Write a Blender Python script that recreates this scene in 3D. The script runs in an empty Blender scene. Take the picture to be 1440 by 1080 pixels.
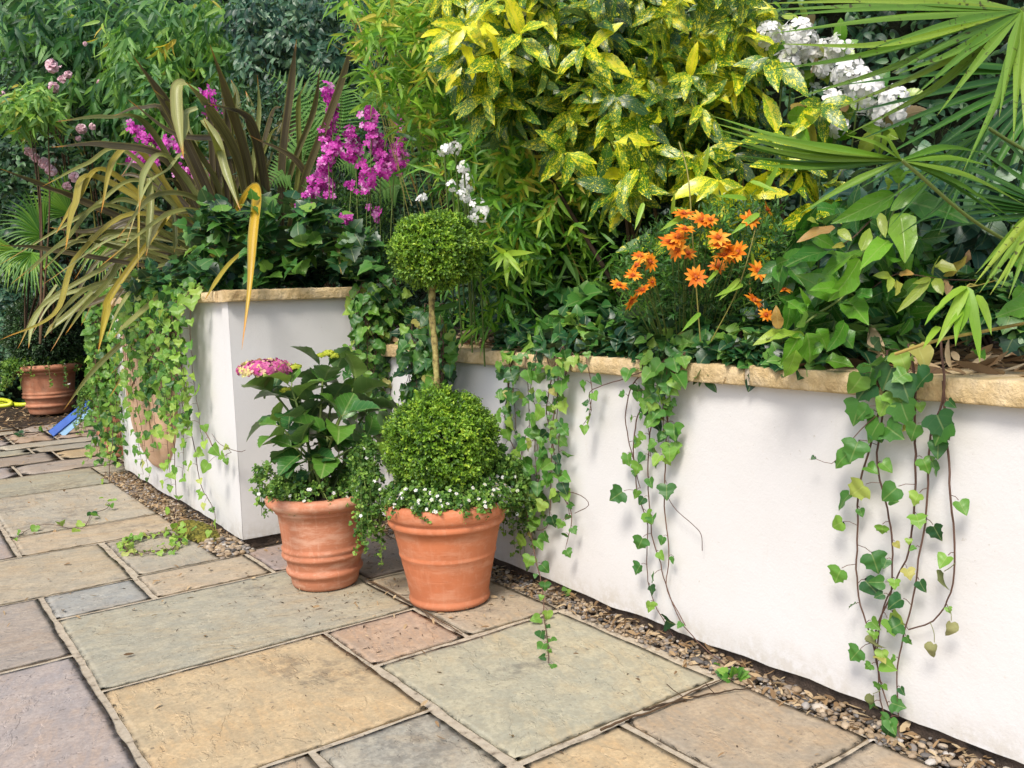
import bpy, math, random
import numpy as np

# ------------------------------------------------------------------ camera, world, sun
sc = bpy.context.scene
COL = sc.collection
random.seed(5)
rng = np.random.default_rng(11)

FPX = 1253.743
CF = np.array([0.57902967, 0.80886371, -0.10229437])
CR = np.array([0.81061484, -0.58458906, -0.03404712])
CU = np.array([0.08733965, 0.06320705, 0.99417134])
CC = np.array([0.0, 0.0, 1.0])

import mathutils
cd = bpy.data.cameras.new('camera')
cam = bpy.data.objects.new('camera', cd)
COL.objects.link(cam)
cd.sensor_width = 36.0
cd.lens = FPX / 1440 * 36.0
cd.clip_start = 0.05
cd.clip_end = 300
M = mathutils.Matrix(((CR[0], CU[0], -CF[0], CC[0]), (CR[1], CU[1], -CF[1], CC[1]),
                      (CR[2], CU[2], -CF[2], CC[2]), (0, 0, 0, 1)))
cam.matrix_world = M
sc.camera = cam

SUN_AZ = math.radians(238)      # direction the light comes from, clockwise from +Y
SUN_EL = math.radians(50)
w = bpy.data.worlds.new('World')
sc.world = w
w.use_nodes = True
nt = w.node_tree
bg = nt.nodes['Background']
sky = nt.nodes.new('ShaderNodeTexSky')
sky.sky_type = 'NISHITA'
sky.sun_disc = False
sky.sun_elevation = SUN_EL
sky.sun_rotation = SUN_AZ
sky.dust_density = 3.0
sky.air_density = 1.0
nt.links.new(sky.outputs[0], bg.inputs[0])
bg.inputs[1].default_value = 0.14
sd = bpy.data.lights.new('sun', 'SUN')
sd.energy = 2.0
sd.angle = math.radians(16)
sd.color = (1.0, 0.94, 0.86)
sun = bpy.data.objects.new('sun', sd)
COL.objects.link(sun)
ldir = mathutils.Vector((math.sin(SUN_AZ) * math.cos(SUN_EL), math.cos(SUN_AZ) * math.cos(SUN_EL), math.sin(SUN_EL)))
sun.rotation_euler = ldir.to_track_quat('Z', 'Y').to_euler()
sc.view_settings.view_transform = 'Standard'
sc.view_settings.look = 'None'
sc.view_settings.exposure = 0.72
sc.view_settings.gamma = 1.0
sc.cycles.max_bounces = 6
sc.cycles.diffuse_bounces = 4
sc.cycles.transmission_bounces = 4
sc.cycles.transparent_max_bounces = 4

# ------------------------------------------------------------------ placement helpers
def ray(px, py):
    return CF + CR * ((px - 720) / FPX) - CU * ((py - 540) / FPX)
def at(px, py, d):
    return CC + ray(px, py) * d
def onX(px, py, X):
    r = ray(px, py); return CC + r * (X / r[0])
def onY(px, py, Y):
    r = ray(px, py); return CC + r * (Y / r[1])
def onZ(px, py, Z=0.0):
    r = ray(px, py); return CC + r * ((Z - 1.0) / r[2])
def ats(P, D):
    P = np.asarray(P, float); D = np.asarray(D, float)
    return CC + (CF + ((P[:, 0] - 720) / FPX)[:, None] * CR - ((P[:, 1] - 540) / FPX)[:, None] * CU) * D[:, None]
TOCAM = -CF
UP = np.array([0, 0, 1.0])
def nrm(a):
    a = np.asarray(a, float)
    return a / np.maximum(np.linalg.norm(a, axis=-1, keepdims=True), 1e-9)
def inpoly(P, poly):
    x, y = P[:, 0], P[:, 1]; c = np.zeros(len(P), bool); n = len(poly); j = n - 1
    for i in range(n):
        xi, yi = poly[i]; xj, yj = poly[j]
        t = ((yi > y) != (yj > y)) & (x < (xj - xi) * (y - yi) / ((yj - yi) + 1e-9) + xi)
        c ^= t; j = i
    return c
def sample(poly, n):
    a = np.array(poly, float); lo = a.min(0); hi = a.max(0); out = np.zeros((0, 2))
    while len(out) < n:
        p = lo + rng.random((n * 2, 2)) * (hi - lo)
        out = np.vstack([out, p[inpoly(p, poly)]])
    return out[:n]
def sm(pts, n):
    P = np.asarray(pts, float)
    if len(P) < 3:
        t = np.linspace(0, 1, n)[:, None]; return P[0] * (1 - t) + P[-1] * t
    Q = np.vstack([2 * P[0] - P[1], P, 2 * P[-1] - P[-2]])
    seg = len(P) - 1; out = []
    for s in np.linspace(0, seg - 1e-6, n):
        i = int(s); t = s - i
        a, b, c, d = Q[i], Q[i + 1], Q[i + 2], Q[i + 3]
        out.append(0.5 * ((2 * b) + (-a + c) * t + (2 * a - 5 * b + 4 * c - d) * t * t + (-a + 3 * b - 3 * c + d) * t ** 3))
    return np.array(out)
def rv(n, s=1.0):
    return rng.normal(size=(n, 3)) * s
def vnoise(x, y, seed=0):
    x = np.asarray(x, float); y = np.asarray(y, float)
    xi = np.floor(x).astype(np.int64); yi = np.floor(y).astype(np.int64)
    xf = x - xi; yf = y - yi
    def h(a, b):
        v = np.sin(a * 127.1 + b * 311.7 + seed * 74.7) * 43758.5453
        return v - np.floor(v)
    u = xf * xf * (3 - 2 * xf); v = yf * yf * (3 - 2 * yf)
    return (h(xi, yi) * (1 - u) + h(xi + 1, yi) * u) * (1 - v) + (h(xi, yi + 1) * (1 - u) + h(xi + 1, yi + 1) * u) * v
def fbm(x, y, seed=0, o=4):
    s = 0; a = 0.5
    for i in range(o):
        s = s + a * (vnoise(x * 2 ** i, y * 2 ** i, seed + i * 3) - 0.5); a *= 0.5
    return s

# ------------------------------------------------------------------ mesh builder
WL = {}
class G:
    def __init__(s):
        s.V = []; s.L = []; s.S = []; s.A = []; s.C = []; s.n = 0
    def add(s, V, loops, sizes, luv=None, col=None):
        V = np.asarray(V, float)
        s.V.append(V); s.L.append(np.asarray(loops, np.int64) + s.n); s.S.append(np.asarray(sizes, np.int64))
        s.A.append(np.zeros((len(V), 3)) if luv is None else np.asarray(luv, float))
        s.C.append(np.ones((len(V), 3)) * 0.5 if col is None else np.broadcast_to(np.asarray(col, float), (len(V), 3)))
        s.n += len(V)
    def grid(s, P, luv=None, col=None, closed=False):
        # P (a,b,3)
        a, b = P.shape[:2]
        i = np.arange(a - 1)[:, None]; m = b if closed else b - 1; j = np.arange(m)[None, :]
        j2 = (j + 1) % b
        q = np.stack([i * b + j, i * b + j2, (i + 1) * b + j2, (i + 1) * b + j], -1).reshape(-1)
        s.add(P.reshape(-1, 3), q, np.full(len(q) // 4, 4), None if luv is None else luv.reshape(-1, 3), col)
    def leaves(s, T, B, D, N, L, W, curl=0.5, fold=0.2, rnd=None, wave=0.0):
        tv, tl, ts, tuv = T
        B = np.asarray(B, float); n = len(B)
        D = nrm(D); N = np.asarray(N, float); N = np.broadcast_to(N, (n, 3))
        S = np.cross(D, N); bad = np.linalg.norm(S, axis=1) < 1e-3; S[bad] = np.cross(D[bad], [0.3, 0.5, 0.8]); S = nrm(S)
        Nn = np.cross(S, D)
        L = np.broadcast_to(np.asarray(L, float), (n,)); W = np.broadcast_to(np.asarray(W, float), (n,))
        c = np.broadcast_to(np.asarray(curl, float), (n,)).copy(); c[np.abs(c) < 1e-3] = 1e-3
        f = np.broadcast_to(np.asarray(fold, float), (n,))
        if rnd is None: rnd = rng.random(n)
        x = tv[None, :, 0]; y = tv[None, :, 1]; z = tv[None, :, 2]
        c_ = c[:, None]
        yy = np.sin(c_ * y) / c_; zz = -(1 - np.cos(c_ * y)) / c_
        wv = wave * np.sin(y * 11 + rnd[:, None] * 40) * np.abs(x) if wave else 0
        zz = zz + (np.abs(x) * f[:, None] + z + wv) * (W / L)[:, None]
        P = B[:, None, :] + (x * W[:, None])[..., None] * S[:, None, :] + (yy * L[:, None])[..., None] * D[:, None, :] + (zz * L[:, None])[..., None] * Nn[:, None, :]
        k = len(tv)
        loops = (tl[None, :] + (np.arange(n) * k)[:, None]).reshape(-1)
        A = np.empty((n, k, 3)); A[..., 0] = tuv[:, 0]; A[..., 1] = tuv[:, 1]; A[..., 2] = rnd[:, None]
        s.add(P.reshape(-1, 3), loops, np.tile(ts, n), A.reshape(-1, 3))
    def tube(s, pts, r, sides=5, rnd=0.5, cap=True):
        P = np.asarray(pts, float); n = len(P)
        r = np.broadcast_to(np.asarray(r, float), (n,)) if np.ndim(r) else np.full(n, float(r))
        T = nrm(np.gradient(P, axis=0)); 
        u = np.cross(T[0], [0.31, 0.52, 0.79]); u = u / np.linalg.norm(u)
        ring = []
        an = np.linspace(0, 2 * math.pi, sides, endpoint=False)
        for i in range(n):
            u = u - T[i] * (u @ T[i]); u = u / max(np.linalg.norm(u), 1e-9); v = np.cross(T[i], u)
            ring.append(P[i] + r[i] * (np.cos(an)[:, None] * u + np.sin(an)[:, None] * v))
        R = np.array(ring)
        luv = np.zeros((n, sides, 3)); luv[..., 1] = np.linspace(0, 1, n)[:, None]; luv[..., 2] = rnd
        s.grid(R, luv, closed=True)
        if cap:
            s.add(R[-1], np.arange(sides), [sides], luv[-1]); s.add(R[0], np.arange(sides)[::-1], [sides], luv[0])
    def ribbon(s, pts, w, face, rnd=0.5, fold=0.35):
        P = np.asarray(pts, float); n = len(P)
        w = np.broadcast_to(np.asarray(w, float), (n,))
        T = nrm(np.gradient(P, axis=0)); F = np.broadcast_to(np.asarray(face, float), (n, 3))
        S = nrm(np.cross(T, F)); N = np.cross(S, T)
        xs = np.array([-1, -0.5, 0, 0.5, 1.0])
        R = P[:, None, :] + (xs[None, :] * w[:, None])[..., None] * S[:, None, :] + ((np.abs(xs)[None, :] - 0.5) * fold * w[:, None])[..., None] * N[:, None, :]
        luv = np.zeros((n, 5, 3)); luv[..., 0] = xs; luv[..., 1] = np.linspace(0, 1, n)[:, None]; luv[..., 2] = rnd
        s.grid(R, luv)
    def lathe(s, prof, c, seg=96, wob=0.0, seed=0, rnd=0.5):
        prof = np.asarray(prof, float); an = np.linspace(0, 2 * math.pi, seg, endpoint=False)
        r = prof[:, 0][:, None] * (1 + wob * np.sin(an * 2 + seed)[None, :] + wob * .5 * np.sin(an * 3 + seed * 2)[None, :])
        P = np.stack([c[0] + r * np.cos(an), c[1] + r * np.sin(an), c[2] + prof[:, 1][:, None] + 0 * r], -1)
        luv = np.zeros(P.shape); luv[..., 0] = an / 6.283; luv[..., 1] = prof[:, 1][:, None]; luv[..., 2] = rnd
        s.grid(P, luv, closed=True)
    def box(s, lo, hi, luv=None, col=None):
        x0, y0, z0 = lo; x1, y1, z1 = hi
        V = [(x0, y0, z0), (x1, y0, z0), (x1, y1, z0), (x0, y1, z0), (x0, y0, z1), (x1, y0, z1), (x1, y1, z1), (x0, y1, z1)]
        s.add(V, [0, 3, 2, 1, 4, 5, 6, 7, 0, 1, 5, 4, 1, 2, 6, 5, 2, 3, 7, 6, 3, 0, 4, 7], [4] * 6, luv, col)
    def build(s, name, mat, parent=None, loc=None, smooth=True):
        V = np.vstack(s.V); L = np.concatenate(s.L); S = np.concatenate(s.S); A = np.vstack(s.A); C = np.vstack(s.C)
        if parent is not None: base = WL[parent.name]
        else: base = np.array(loc if loc is not None else [V[:, 0].mean(), V[:, 1].mean(), V[:, 2].min()], float)
        me = bpy.data.meshes.new(name)
        me.vertices.add(len(V)); me.vertices.foreach_set('co', (V - base).astype(np.float32).ravel())
        me.loops.add(len(L)); me.loops.foreach_set('vertex_index', L.astype(np.int32))
        me.polygons.add(len(S)); st = np.concatenate([[0], np.cumsum(S)[:-1]])
        me.polygons.foreach_set('loop_start', st.astype(np.int32))
        try: me.polygons.foreach_set('loop_total', S.astype(np.int32))
        except Exception: pass
        at_ = me.attributes.new('luv', 'FLOAT_VECTOR', 'POINT'); at_.data.foreach_set('vector', A.astype(np.float32).ravel())
        ac = me.attributes.new('scol', 'FLOAT_VECTOR', 'POINT'); ac.data.foreach_set('vector', C.astype(np.float32).ravel())
        me.update(calc_edges=True); me.validate()
        me.polygons.foreach_set('use_smooth', np.full(len(me.polygons), smooth))
        me.materials.append(mat)
        o = bpy.data.objects.new(name, me); COL.objects.link(o)
        if parent is not None: o.parent = parent; WL[o.name] = base
        else: o.location = base; WL[o.name] = base
        return o
def tag(o, label=None, cat=None, group=None, kind=None):
    if label: o['label'] = label
    if cat: o['category'] = cat
    if group: o['group'] = group
    if kind: o['kind'] = kind
    return o
def thing(name, loc, label, cat, group=None, kind=None):
    o = bpy.data.objects.new(name, None); COL.objects.link(o); o.location = loc; o.empty_display_size = 0.1
    WL[o.name] = np.array(loc, float)
    return tag(o, label, cat, group, kind)

# ------------------------------------------------------------------ leaf templates
def strip_T(ts, ws):
    V = []; uv = []
    wm = max(ws)
    for t, w_ in zip(ts, ws):
        for x in (-1, 0, 1):
            V.append((x * w_ * 0.5 / wm, t, 0)); uv.append((x * w_ / wm, t))
    L = []; S = []
    for i in range(len(ts) - 1):
        for j in range(2):
            a = i * 3 + j; L += [a, a + 1, a + 4, a + 3]; S.append(4)
    return np.array(V), np.array(L), np.array(S), np.array(uv)
def fan_T(out, c=(0, 0.35)):
    # half outline from base to tip (x>=0) -> mirrored, with midrib vertices
    V = []; L = []; S = []
    mids = [(0, y) for x, y in out]
    n = len(out)
    ym = [max(0.0, min(1.0, y)) for x, y in out]
    for (x, y), m in zip(out, np.linspace(0, 1, n)): V.append((0, m, 0))
    for x, y in out: V.append((x, y, 0))
    for x, y in out: V.append((-x, y, 0))
    for i in range(n - 1):
        L += [i, n + i, n + i + 1, i + 1]; S.append(4)
        L += [i + 1, 2 * n + i + 1, 2 * n + i, i]; S.append(4)
    V = np.array(V, float)
    uv = np.stack([V[:, 0] * 2, V[:, 1]], -1)
    V[:, 2] = 0
    return V, np.array(L), np.array(S), uv
T_LANCE = strip_T([0, .06, .25, .5, .75, .92, 1], [.06, .4, .9, 1, .7, .3, .02])
T_BAM = strip_T([0, .08, .3, .65, 1], [.1, .8, 1, .75, .02])
T_OVATE = strip_T([0, .08, .22, .4, .6, .8, .92, 1], [.06, .5, .88, 1, .88, .52, .22, .02])
_t = [0, .08, .2, .3, .33, .42, .45, .55, .58, .68, .71, .8, .83, .91, 1]
T_TOOTH = strip_T(_t, [.06, .35, .75, .93, .88, 1.0, .93, .97, .86, .84, .7, .62, .48, .34, .02])
T_TINY = (np.array([(0, 0, 0), (-.5, .5, .0), (0, .5, -.12), (.5, .5, .0), (-.28, .85, 0), (.28, .85, 0), (0, 1, 0)], float),
          np.array([0, 2, 1, 0, 3, 2, 1, 2, 6, 4, 2, 3, 5, 6]), np.array([3, 3, 4, 4]),
          np.array([(0, 0), (-1, .5), (0, .5), (1, .5), (-.5, .85), (.5, .85), (0, 1)], float))
T_IVY = fan_T([(0, .12), (.16, .0), (.36, .0), (.55, .12), (.62, .26), (.46, .38), (.42, .48), (.45, .6), (.26, .68), (.14, .84), (0, 1)])
T_IVY2 = fan_T([(0, .1), (.2, .0), (.4, .06), (.5, .22), (.46, .38), (.38, .52), (.28, .68), (.14, .86), (0, 1)])
T_ROUND = fan_T([(0, .02), (.3, .05), (.5, .3), (.5, .55), (.36, .8), (.15, .95), (0, .97)])
T_PETAL = fan_T([(0, 0), (.14, .15), (.4, .5), (.5, .75), (.3, .97), (0, 1.0)])
_f = [0]; _w = [.5]
for i in range(1, 14):
    t = i / 14
    _f += [t - .03, t]; _w += [(1 - t) ** .7 * .35 + .02, (1 - t) ** .7 * 1.0]
_f += [1]; _w += [.02]
T_FERN = strip_T(_f, _w)
T_FOLD = T_LANCE

# twig clouds -------------------------------------------------------
def twigs(g, P, A, tl, k, T, L, W, ang=1.0, droop=0.2, curl=0.4, fold=0.2, rb=None, rj=0.12, upn=0.4, jit=0.25, taper=0.3, wave=0.0, planar=False, pts=None):
    P = np.asarray(P, float); M_ = len(P); A = nrm(A)
    tl = np.broadcast_to(np.asarray(tl, float), (M_,)); ang = np.broadcast_to(np.asarray(ang, float), (M_,))
    u = nrm(np.cross(A, rv(M_))); v = np.cross(A, u); ph = rng.random(M_) * 6.28
    if rb is None: rb = rng.random(M_)
    LL = np.broadcast_to(np.asarray(L, float), (M_,)); WW = np.broadcast_to(np.asarray(W, float), (M_,))
    for j in range(k):
        t = (j + .5) / k
        a = ph + (j * (math.pi if planar else 2.39996)) + rng.normal(size=M_) * jit
        pd = np.cos(a)[:, None] * u + np.sin(a)[:, None] * v
        an = (ang * (1.15 - .5 * t) + rng.normal(size=M_) * jit)[:, None]
        D = A * np.cos(an) + pd * np.sin(an) + np.array([0, 0, -1.0]) * (droop + rng.random(M_)[:, None] * droop * .7)
        N = A * np.sin(an) - pd * np.cos(an) + UP * upn + rv(M_, .15)
        B = P + A * (tl * t)[:, None] + UP * (-droop * .3 * tl * t * t)[:, None]
        s = (1 - taper * t) * (0.8 + .4 * rng.random(M_))
        r = np.clip(rb + rng.normal(size=M_) * rj, 0, 1)
        g.leaves(T, B, D, N, LL * s, WW * s, curl + rng.random(M_) * .4, fold + rng.normal(size=M_) * .1, r, wave)

# ------------------------------------------------------------------ materials
def newmat(name):
    m = bpy.data.materials.new(name); m.use_nodes = True
    nt = m.node_tree; b = nt.nodes['Principled BSDF']
    return m, nt, b
class NT:
    def __init__(s, nt): s.t = nt
    def n(s, typ, ins=None, **pr):
        nd = s.t.nodes.new(typ)
        for k, v in pr.items(): setattr(nd, k, v)
        for k, v in (ins or {}).items(): s.put(nd.inputs[k], v)
        return nd
    def put(s, i, v):
        if hasattr(v, 'is_output') or isinstance(v, bpy.types.NodeSocket): s.t.links.new(v, i)
        elif isinstance(v, (tuple, list)) and len(v) == 3 and i.type == 'RGBA': i.default_value = (*v, 1)
        else: i.default_value = v
    def m(s, op, a, b=0.0, c=None, clamp=False):
        nd = s.t.nodes.new('ShaderNodeMath'); nd.operation = op; nd.use_clamp = clamp
        s.put(nd.inputs[0], a); s.put(nd.inputs[1], b)
        if c is not None: s.put(nd.inputs[2], c)
        return nd.outputs[0]
    def mix(s, f, a, b, mode='MIX'):
        nd = s.t.nodes.new('ShaderNodeMix'); nd.data_type = 'RGBA'; nd.blend_type = mode
        s.put(nd.inputs[0], f); s.put(nd.inputs[6], a); s.put(nd.inputs[7], b)
        return nd.outputs[2]
    def ramp(s, f, stops, interp='LINEAR'):
        nd = s.t.nodes.new('ShaderNodeValToRGB'); r = nd.color_ramp; r.interpolation = interp
        while len(r.elements) < len(stops): r.elements.new(0.5)
        for e, (p, c) in zip(r.elements, stops):
            e.position = p; e.color = (*c, 1) if isinstance(c, (tuple, list)) else (c, c, c, 1)
        s.put(nd.inputs[0], f); return nd.outputs[0]
    def sstep(s, x, a, b):
        nd = s.t.nodes.new('ShaderNodeMapRange'); nd.interpolation_type = 'SMOOTHSTEP'
        s.put(nd.inputs[0], x); nd.inputs[1].default_value = a; nd.inputs[2].default_value = b
        return nd.outputs[0]
    def noise(s, vec, sc_, det=3, rough=.5, dist=0.0):
        nd = s.n('ShaderNodeTexNoise', {'Scale': sc_, 'Detail': det, 'Roughness': rough, 'Distortion': dist})
        if vec is not None: s.put(nd.inputs['Vector'], vec)
        return nd.outputs['Fac']
    def luv(s):
        a = s.n('ShaderNodeAttribute', attribute_name='luv'); x = s.n('ShaderNodeSeparateXYZ', {0: a.outputs['Vector']})
        return a.outputs['Vector'], x.outputs[0], x.outputs[1], x.outputs[2]
    def geo(s):
        return s.n('ShaderNodeNewGeometry')
    def vscale(s, v, xyz):
        nd = s.n('ShaderNodeVectorMath', {0: v, 1: xyz}, operation='MULTIPLY'); return nd.outputs[0]
    def bump(s, h, strength, dist=.01):
        return s.n('ShaderNodeBump', {'Height': h, 'Strength': strength, 'Distance': dist}).outputs[0]

def leafmat(name, cols, vein=.25, rough=.42, transl=.3, vn=7.0, tip=None, back=.35, spots=None, patch=.35, edge=None, spec=.45, specks=False, streak=False):
    m, nt, b = newmat(name); t = NT(nt)
    vec, u, v, r = t.luv()
    col = t.ramp(r, cols)
    g = t.geo()
    nz = t.noise(g.outputs['Position'], 5.0, 2)
    col = t.mix(t.m('MULTIPLY', t.sstep(nz, .3, .75), patch), col, (0.5, 0.5, 0.5), 'MULTIPLY')
    au = t.m('ABSOLUTE', u)
    if spots:
        off = t.n('ShaderNodeCombineXYZ', {0: t.m('MULTIPLY', u, .5), 1: t.m('MULTIPLY', v, 1.3), 2: t.m('MULTIPLY', r, 37.0)}).outputs[0]
        n1 = t.noise(off, spots.get('s1', 16), 3, .65); n2 = t.noise(off, 5.0, 2)
        amt = t.m('ADD', t.m('MULTIPLY', t.m('ABSOLUTE', t.m('SUBTRACT', n2, .5)), .9), t.m('MULTIPLY', r, .20))
        f = t.sstep(t.m('ADD', n1, amt), .715, .765)
        ctr = t.m('MULTIPLY', t.sstep(t.m('ADD', t.m('ADD', t.m('MULTIPLY', au, 1.1), t.m('MULTIPLY', n2, 1.9)), t.m('MULTIPLY', r, -.95)), .40, .32), t.sstep(r, .3, .5))
        f = t.m('MAXIMUM', f, ctr)
        col = t.mix(f, col, spots['col'])
    if edge:
        col = t.mix(t.m('MULTIPLY', t.sstep(au, .7, .98), .8), col, edge)
    if specks:
        sk = t.sstep(t.noise(g.outputs['Position'], 75.0, 2, .6), .60, .65)
        sk = t.m('MULTIPLY', sk, t.sstep(t.noise(g.outputs['Position'], 9.0, 2), .38, .55))
        col = t.mix(t.m('MULTIPLY', sk, .85), col, (.035, .02, .008))
    if streak:
        sv = t.n('ShaderNodeCombineXYZ', {0: t.m('MULTIPLY', u, 7.0), 1: t.m('MULTIPLY', v, 2.2), 2: t.m('MULTIPLY', r, 91.0)}).outputs[0]
        n5 = t.noise(sv, 1.3, 4, .65); col = t.mix(t.m('MULTIPLY', t.sstep(n5, .45, .62), .55), col, t.mix(1.0, col, (.55, .50, .42), 'MULTIPLY')); col = t.mix(t.m('MULTIPLY', t.sstep(n5, .50, .36), .35), col, t.mix(.4, col, (.45, .42, .14)))
        col = t.mix(t.m('MULTIPLY', t.sstep(t.noise(sv, 3.2, 3, .6), .66, .72), .6), col, (.10, .05, .02))
    midrib = t.sstep(au, .09, .02)
    w_ = t.m('SINE', t.m('MULTIPLY', t.m('SUBTRACT', v, t.m('MULTIPLY', au, .28)), vn * 6.28))
    sidev = t.sstep(w_, .86, 1.0)
    vm = t.m('MAXIMUM', midrib, t.m('MULTIPLY', sidev, .45 if vn > 4 else .12))
    lighter = t.mix(.65, col, (0.45, 0.5, 0.2))
    col = t.mix(t.m('MULTIPLY', vm, vein), col, lighter)
    if tip:
        tn = t.noise(g.outputs['Position'], 9.0, 2)
        col = t.mix(t.sstep(t.m('ADD', v, t.m('MULTIPLY', t.m('ADD', t.m('MULTIPLY', r, .4), tn), tip[1])), .95, 1.08), col, tip[0])
    backc = t.mix(.5, col, (0.30, 0.38, 0.20))
    colf = t.mix(t.m('MULTIPLY', g.outputs['Backfacing'], back), col, backc)
    nt.links.new(colf, b.inputs['Base Color'])
    rn = t.noise(g.outputs['Position'], 60.0, 2)
    nt.links.new(t.m('ADD', rough - .1, t.m('MULTIPLY', rn, .25)), b.inputs['Roughness'])
    b.inputs['Specular IOR Level'].default_value = spec
    h = t.m('SUBTRACT', t.m('MULTIPLY', t.noise(g.outputs['Position'], 120.0, 2), .5), t.m('MULTIPLY', vm, .6))
    bp = t.bump(h, .35, .0025)
    nt.links.new(bp, b.inputs['Normal'])
    tr = t.n('ShaderNodeBsdfTranslucent', {'Color': t.mix(.55, colf, (0.35, 0.55, 0.04), 'MIX')})
    tr2 = t.mix(.45, colf, t.mix(1.0, colf, (1.9, 2.0, .7), 'MULTIPLY'))
    nt.links.new(tr2, tr.inputs['Color'])
    mx = t.n('ShaderNodeMixShader', {0: transl}); nt.links.new(b.outputs[0], mx.inputs[1]); nt.links.new(tr.outputs[0], mx.inputs[2])
    nt.links.new(mx.outputs[0], nt.nodes['Material Output'].inputs['Surface'])
    return m

def simplemat(name, stops, scale=20, rough=.7, bump=.3, bscale=60, bdist=.003, spec=.3, transl=0, stretch=None):
    m, nt, b = newmat(name); t = NT(nt); g = t.geo(); p = g.outputs['Position']
    if stretch: p = t.vscale(p, stretch)
    n1 = t.noise(p, scale, 5, .6)
    col = t.ramp(n1, stops)
    nt.links.new(col, b.inputs['Base Color']); b.inputs['Roughness'].default_value = rough; b.inputs['Specular IOR Level'].default_value = spec
    nt.links.new(t.bump(t.noise(p, bscale, 5, .65), bump, bdist), b.inputs['Normal'])
    if transl:
        tr = t.n('ShaderNodeBsdfTranslucent', {'Color': col}); mx = t.n('ShaderNodeMixShader', {0: transl})
        nt.links.new(b.outputs[0], mx.inputs[1]); nt.links.new(tr.outputs[0], mx.inputs[2])
        nt.links.new(mx.outputs[0], nt.nodes['Material Output'].inputs['Surface'])
    return m
def rndmat(name, cols, rough=.6, transl=.25, bump=0.2, dark=None, base=None, bs=80, spec=.3):
    m, nt, b = newmat(name); t = NT(nt); vec, u, v, r = t.luv(); col = t.ramp(r, cols); g = t.geo()
    if base: col = t.mix(t.sstep(v, base[1], 0.0), col, base[0])
    col = t.mix(t.m('MULTIPLY', t.noise(g.outputs['Position'], bs, 3), .35), col, (.55, .5, .5), 'MULTIPLY')
    nt.links.new(col, b.inputs['Base Color']); b.inputs['Roughness'].default_value = rough; b.inputs['Specular IOR Level'].default_value = spec
    nt.links.new(t.bump(t.noise(g.outputs['Position'], bs, 2), bump, .003), b.inputs['Normal'])
    if transl:
        tr = t.n('ShaderNodeBsdfTranslucent', {'Color': col}); mx = t.n('ShaderNodeMixShader', {0: transl})
        nt.links.new(b.outputs[0], mx.inputs[1]); nt.links.new(tr.outputs[0], mx.inputs[2])
        nt.links.new(mx.outputs[0], nt.nodes['Material Output'].inputs['Surface'])
    return m

# --- stone paving
def mk_slab():
    m, nt, b = newmat('sandstone'); t = NT(nt)
    a = t.n('ShaderNodeAttribute', attribute_name='scol').outputs['Vector']
    vec, u, v, r = t.luv(); g = t.geo(); p = g.outputs['Position']
    off = t.n('ShaderNodeCombineXYZ', {0: t.m('MULTIPLY', r, 31.0), 1: t.m('MULTIPLY', r, 17.0), 2: r}).outputs[0]
    p2 = t.n('ShaderNodeVectorMath', {0: p, 1: off}, operation='ADD').outputs[0]
    rot = t.n('ShaderNodeVectorRotate', {'Vector': p2, 'Angle': t.m('MULTIPLY', u, 3.1)}, rotation_type='Z_AXIS').outputs[0]
    big = t.noise(p2, 3.2, 4, .6, 1.2)
    st = t.noise(t.vscale(rot, (2.0, 9.0, 1.0)), 3.0, 5, .6, 1.6)
    fine = t.noise(p2, 90, 4, .7)
    med = t.noise(p2, 16, 5, .65)
    col = t.mix(t.m('MULTIPLY', t.sstep(big, .40, .62), .75), a, t.mix(1.0, a, (1.18, 1.0, .80), 'MULTIPLY'))
    col = t.mix(t.m('MULTIPLY', t.sstep(st, .42, .60), .55), col, t.mix(1.0, a, (.80, .84, .88), 'MULTIPLY'))
    col = t.mix(t.m('MULTIPLY', t.sstep(med, .46, .60), .6), col, t.mix(1.0, a, (1.25, 1.2, 1.12), 'MULTIPLY'))
    col = t.mix(t.m('MULTIPLY', t.sstep(fine, .35, .65), .5), col, t.mix(1.0, a, (.66, .64, .62), 'MULTIPLY'))
    # dark lichen specks and grime patches
    sp = t.sstep(t.noise(p2, 60, 3, .65), .63, .70)
    col = t.mix(t.m('MULTIPLY', sp, .55), col, (.07, .06, .055))
    gr = t.m('MULTIPLY', t.sstep(t.noise(p2, 2.3, 3, .5, .4), .57, .66), t.sstep(t.noise(p2, 26, 4, .7), .40, .62))
    col = t.mix(t.m('MULTIPLY', gr, .40), col, (.055, .05, .05))
    # browner and darker towards slab edges, broken by noise (v attribute holds edge closeness)
    eg = t.m('MULTIPLY', t.sstep(v, .0, 1.0), t.sstep(t.noise(p2, 14, 4, .7), .35, .62))
    col = t.mix(t.m('MULTIPLY', eg, .24), col, (.13, .11, .085))
    nt.links.new(col, b.inputs['Base Color'])
    nt.links.new(t.m('ADD', .55, t.m('MULTIPLY', med, .35)), b.inputs['Roughness']); b.inputs['Specular IOR Level'].default_value = .32
    # riven relief: stepped layers
    rn = t.noise(t.vscale(rot, (1.0, 1.7, 1.0)), 3.0, 6, .62, .25)
    stp = t.n('ShaderNodeMath', {0: t.m('MULTIPLY', rn, 6.0)}, operation='FLOOR').outputs[0]
    fr = t.m('SUBTRACT', t.m('MULTIPLY', rn, 6.0), stp)
    h = t.m('ADD', t.m('MULTIPLY', t.m('ADD', stp, t.sstep(fr, .86, 1.0)), .20), t.m('ADD', t.m('MULTIPLY', med, .42), t.m('MULTIPLY', fine, .10)))
    nt.links.new(t.bump(h, .75, .010), b.inputs['Normal'])
    return m
M_SLAB = mk_slab()
M_MORTAR = simplemat('mortar', [(.3, (.16, .13, .095)), (.43, (.39, .33, .245)), (.7, (.48, .42, .32))], 35, .95, .8, 120, .004)
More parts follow.
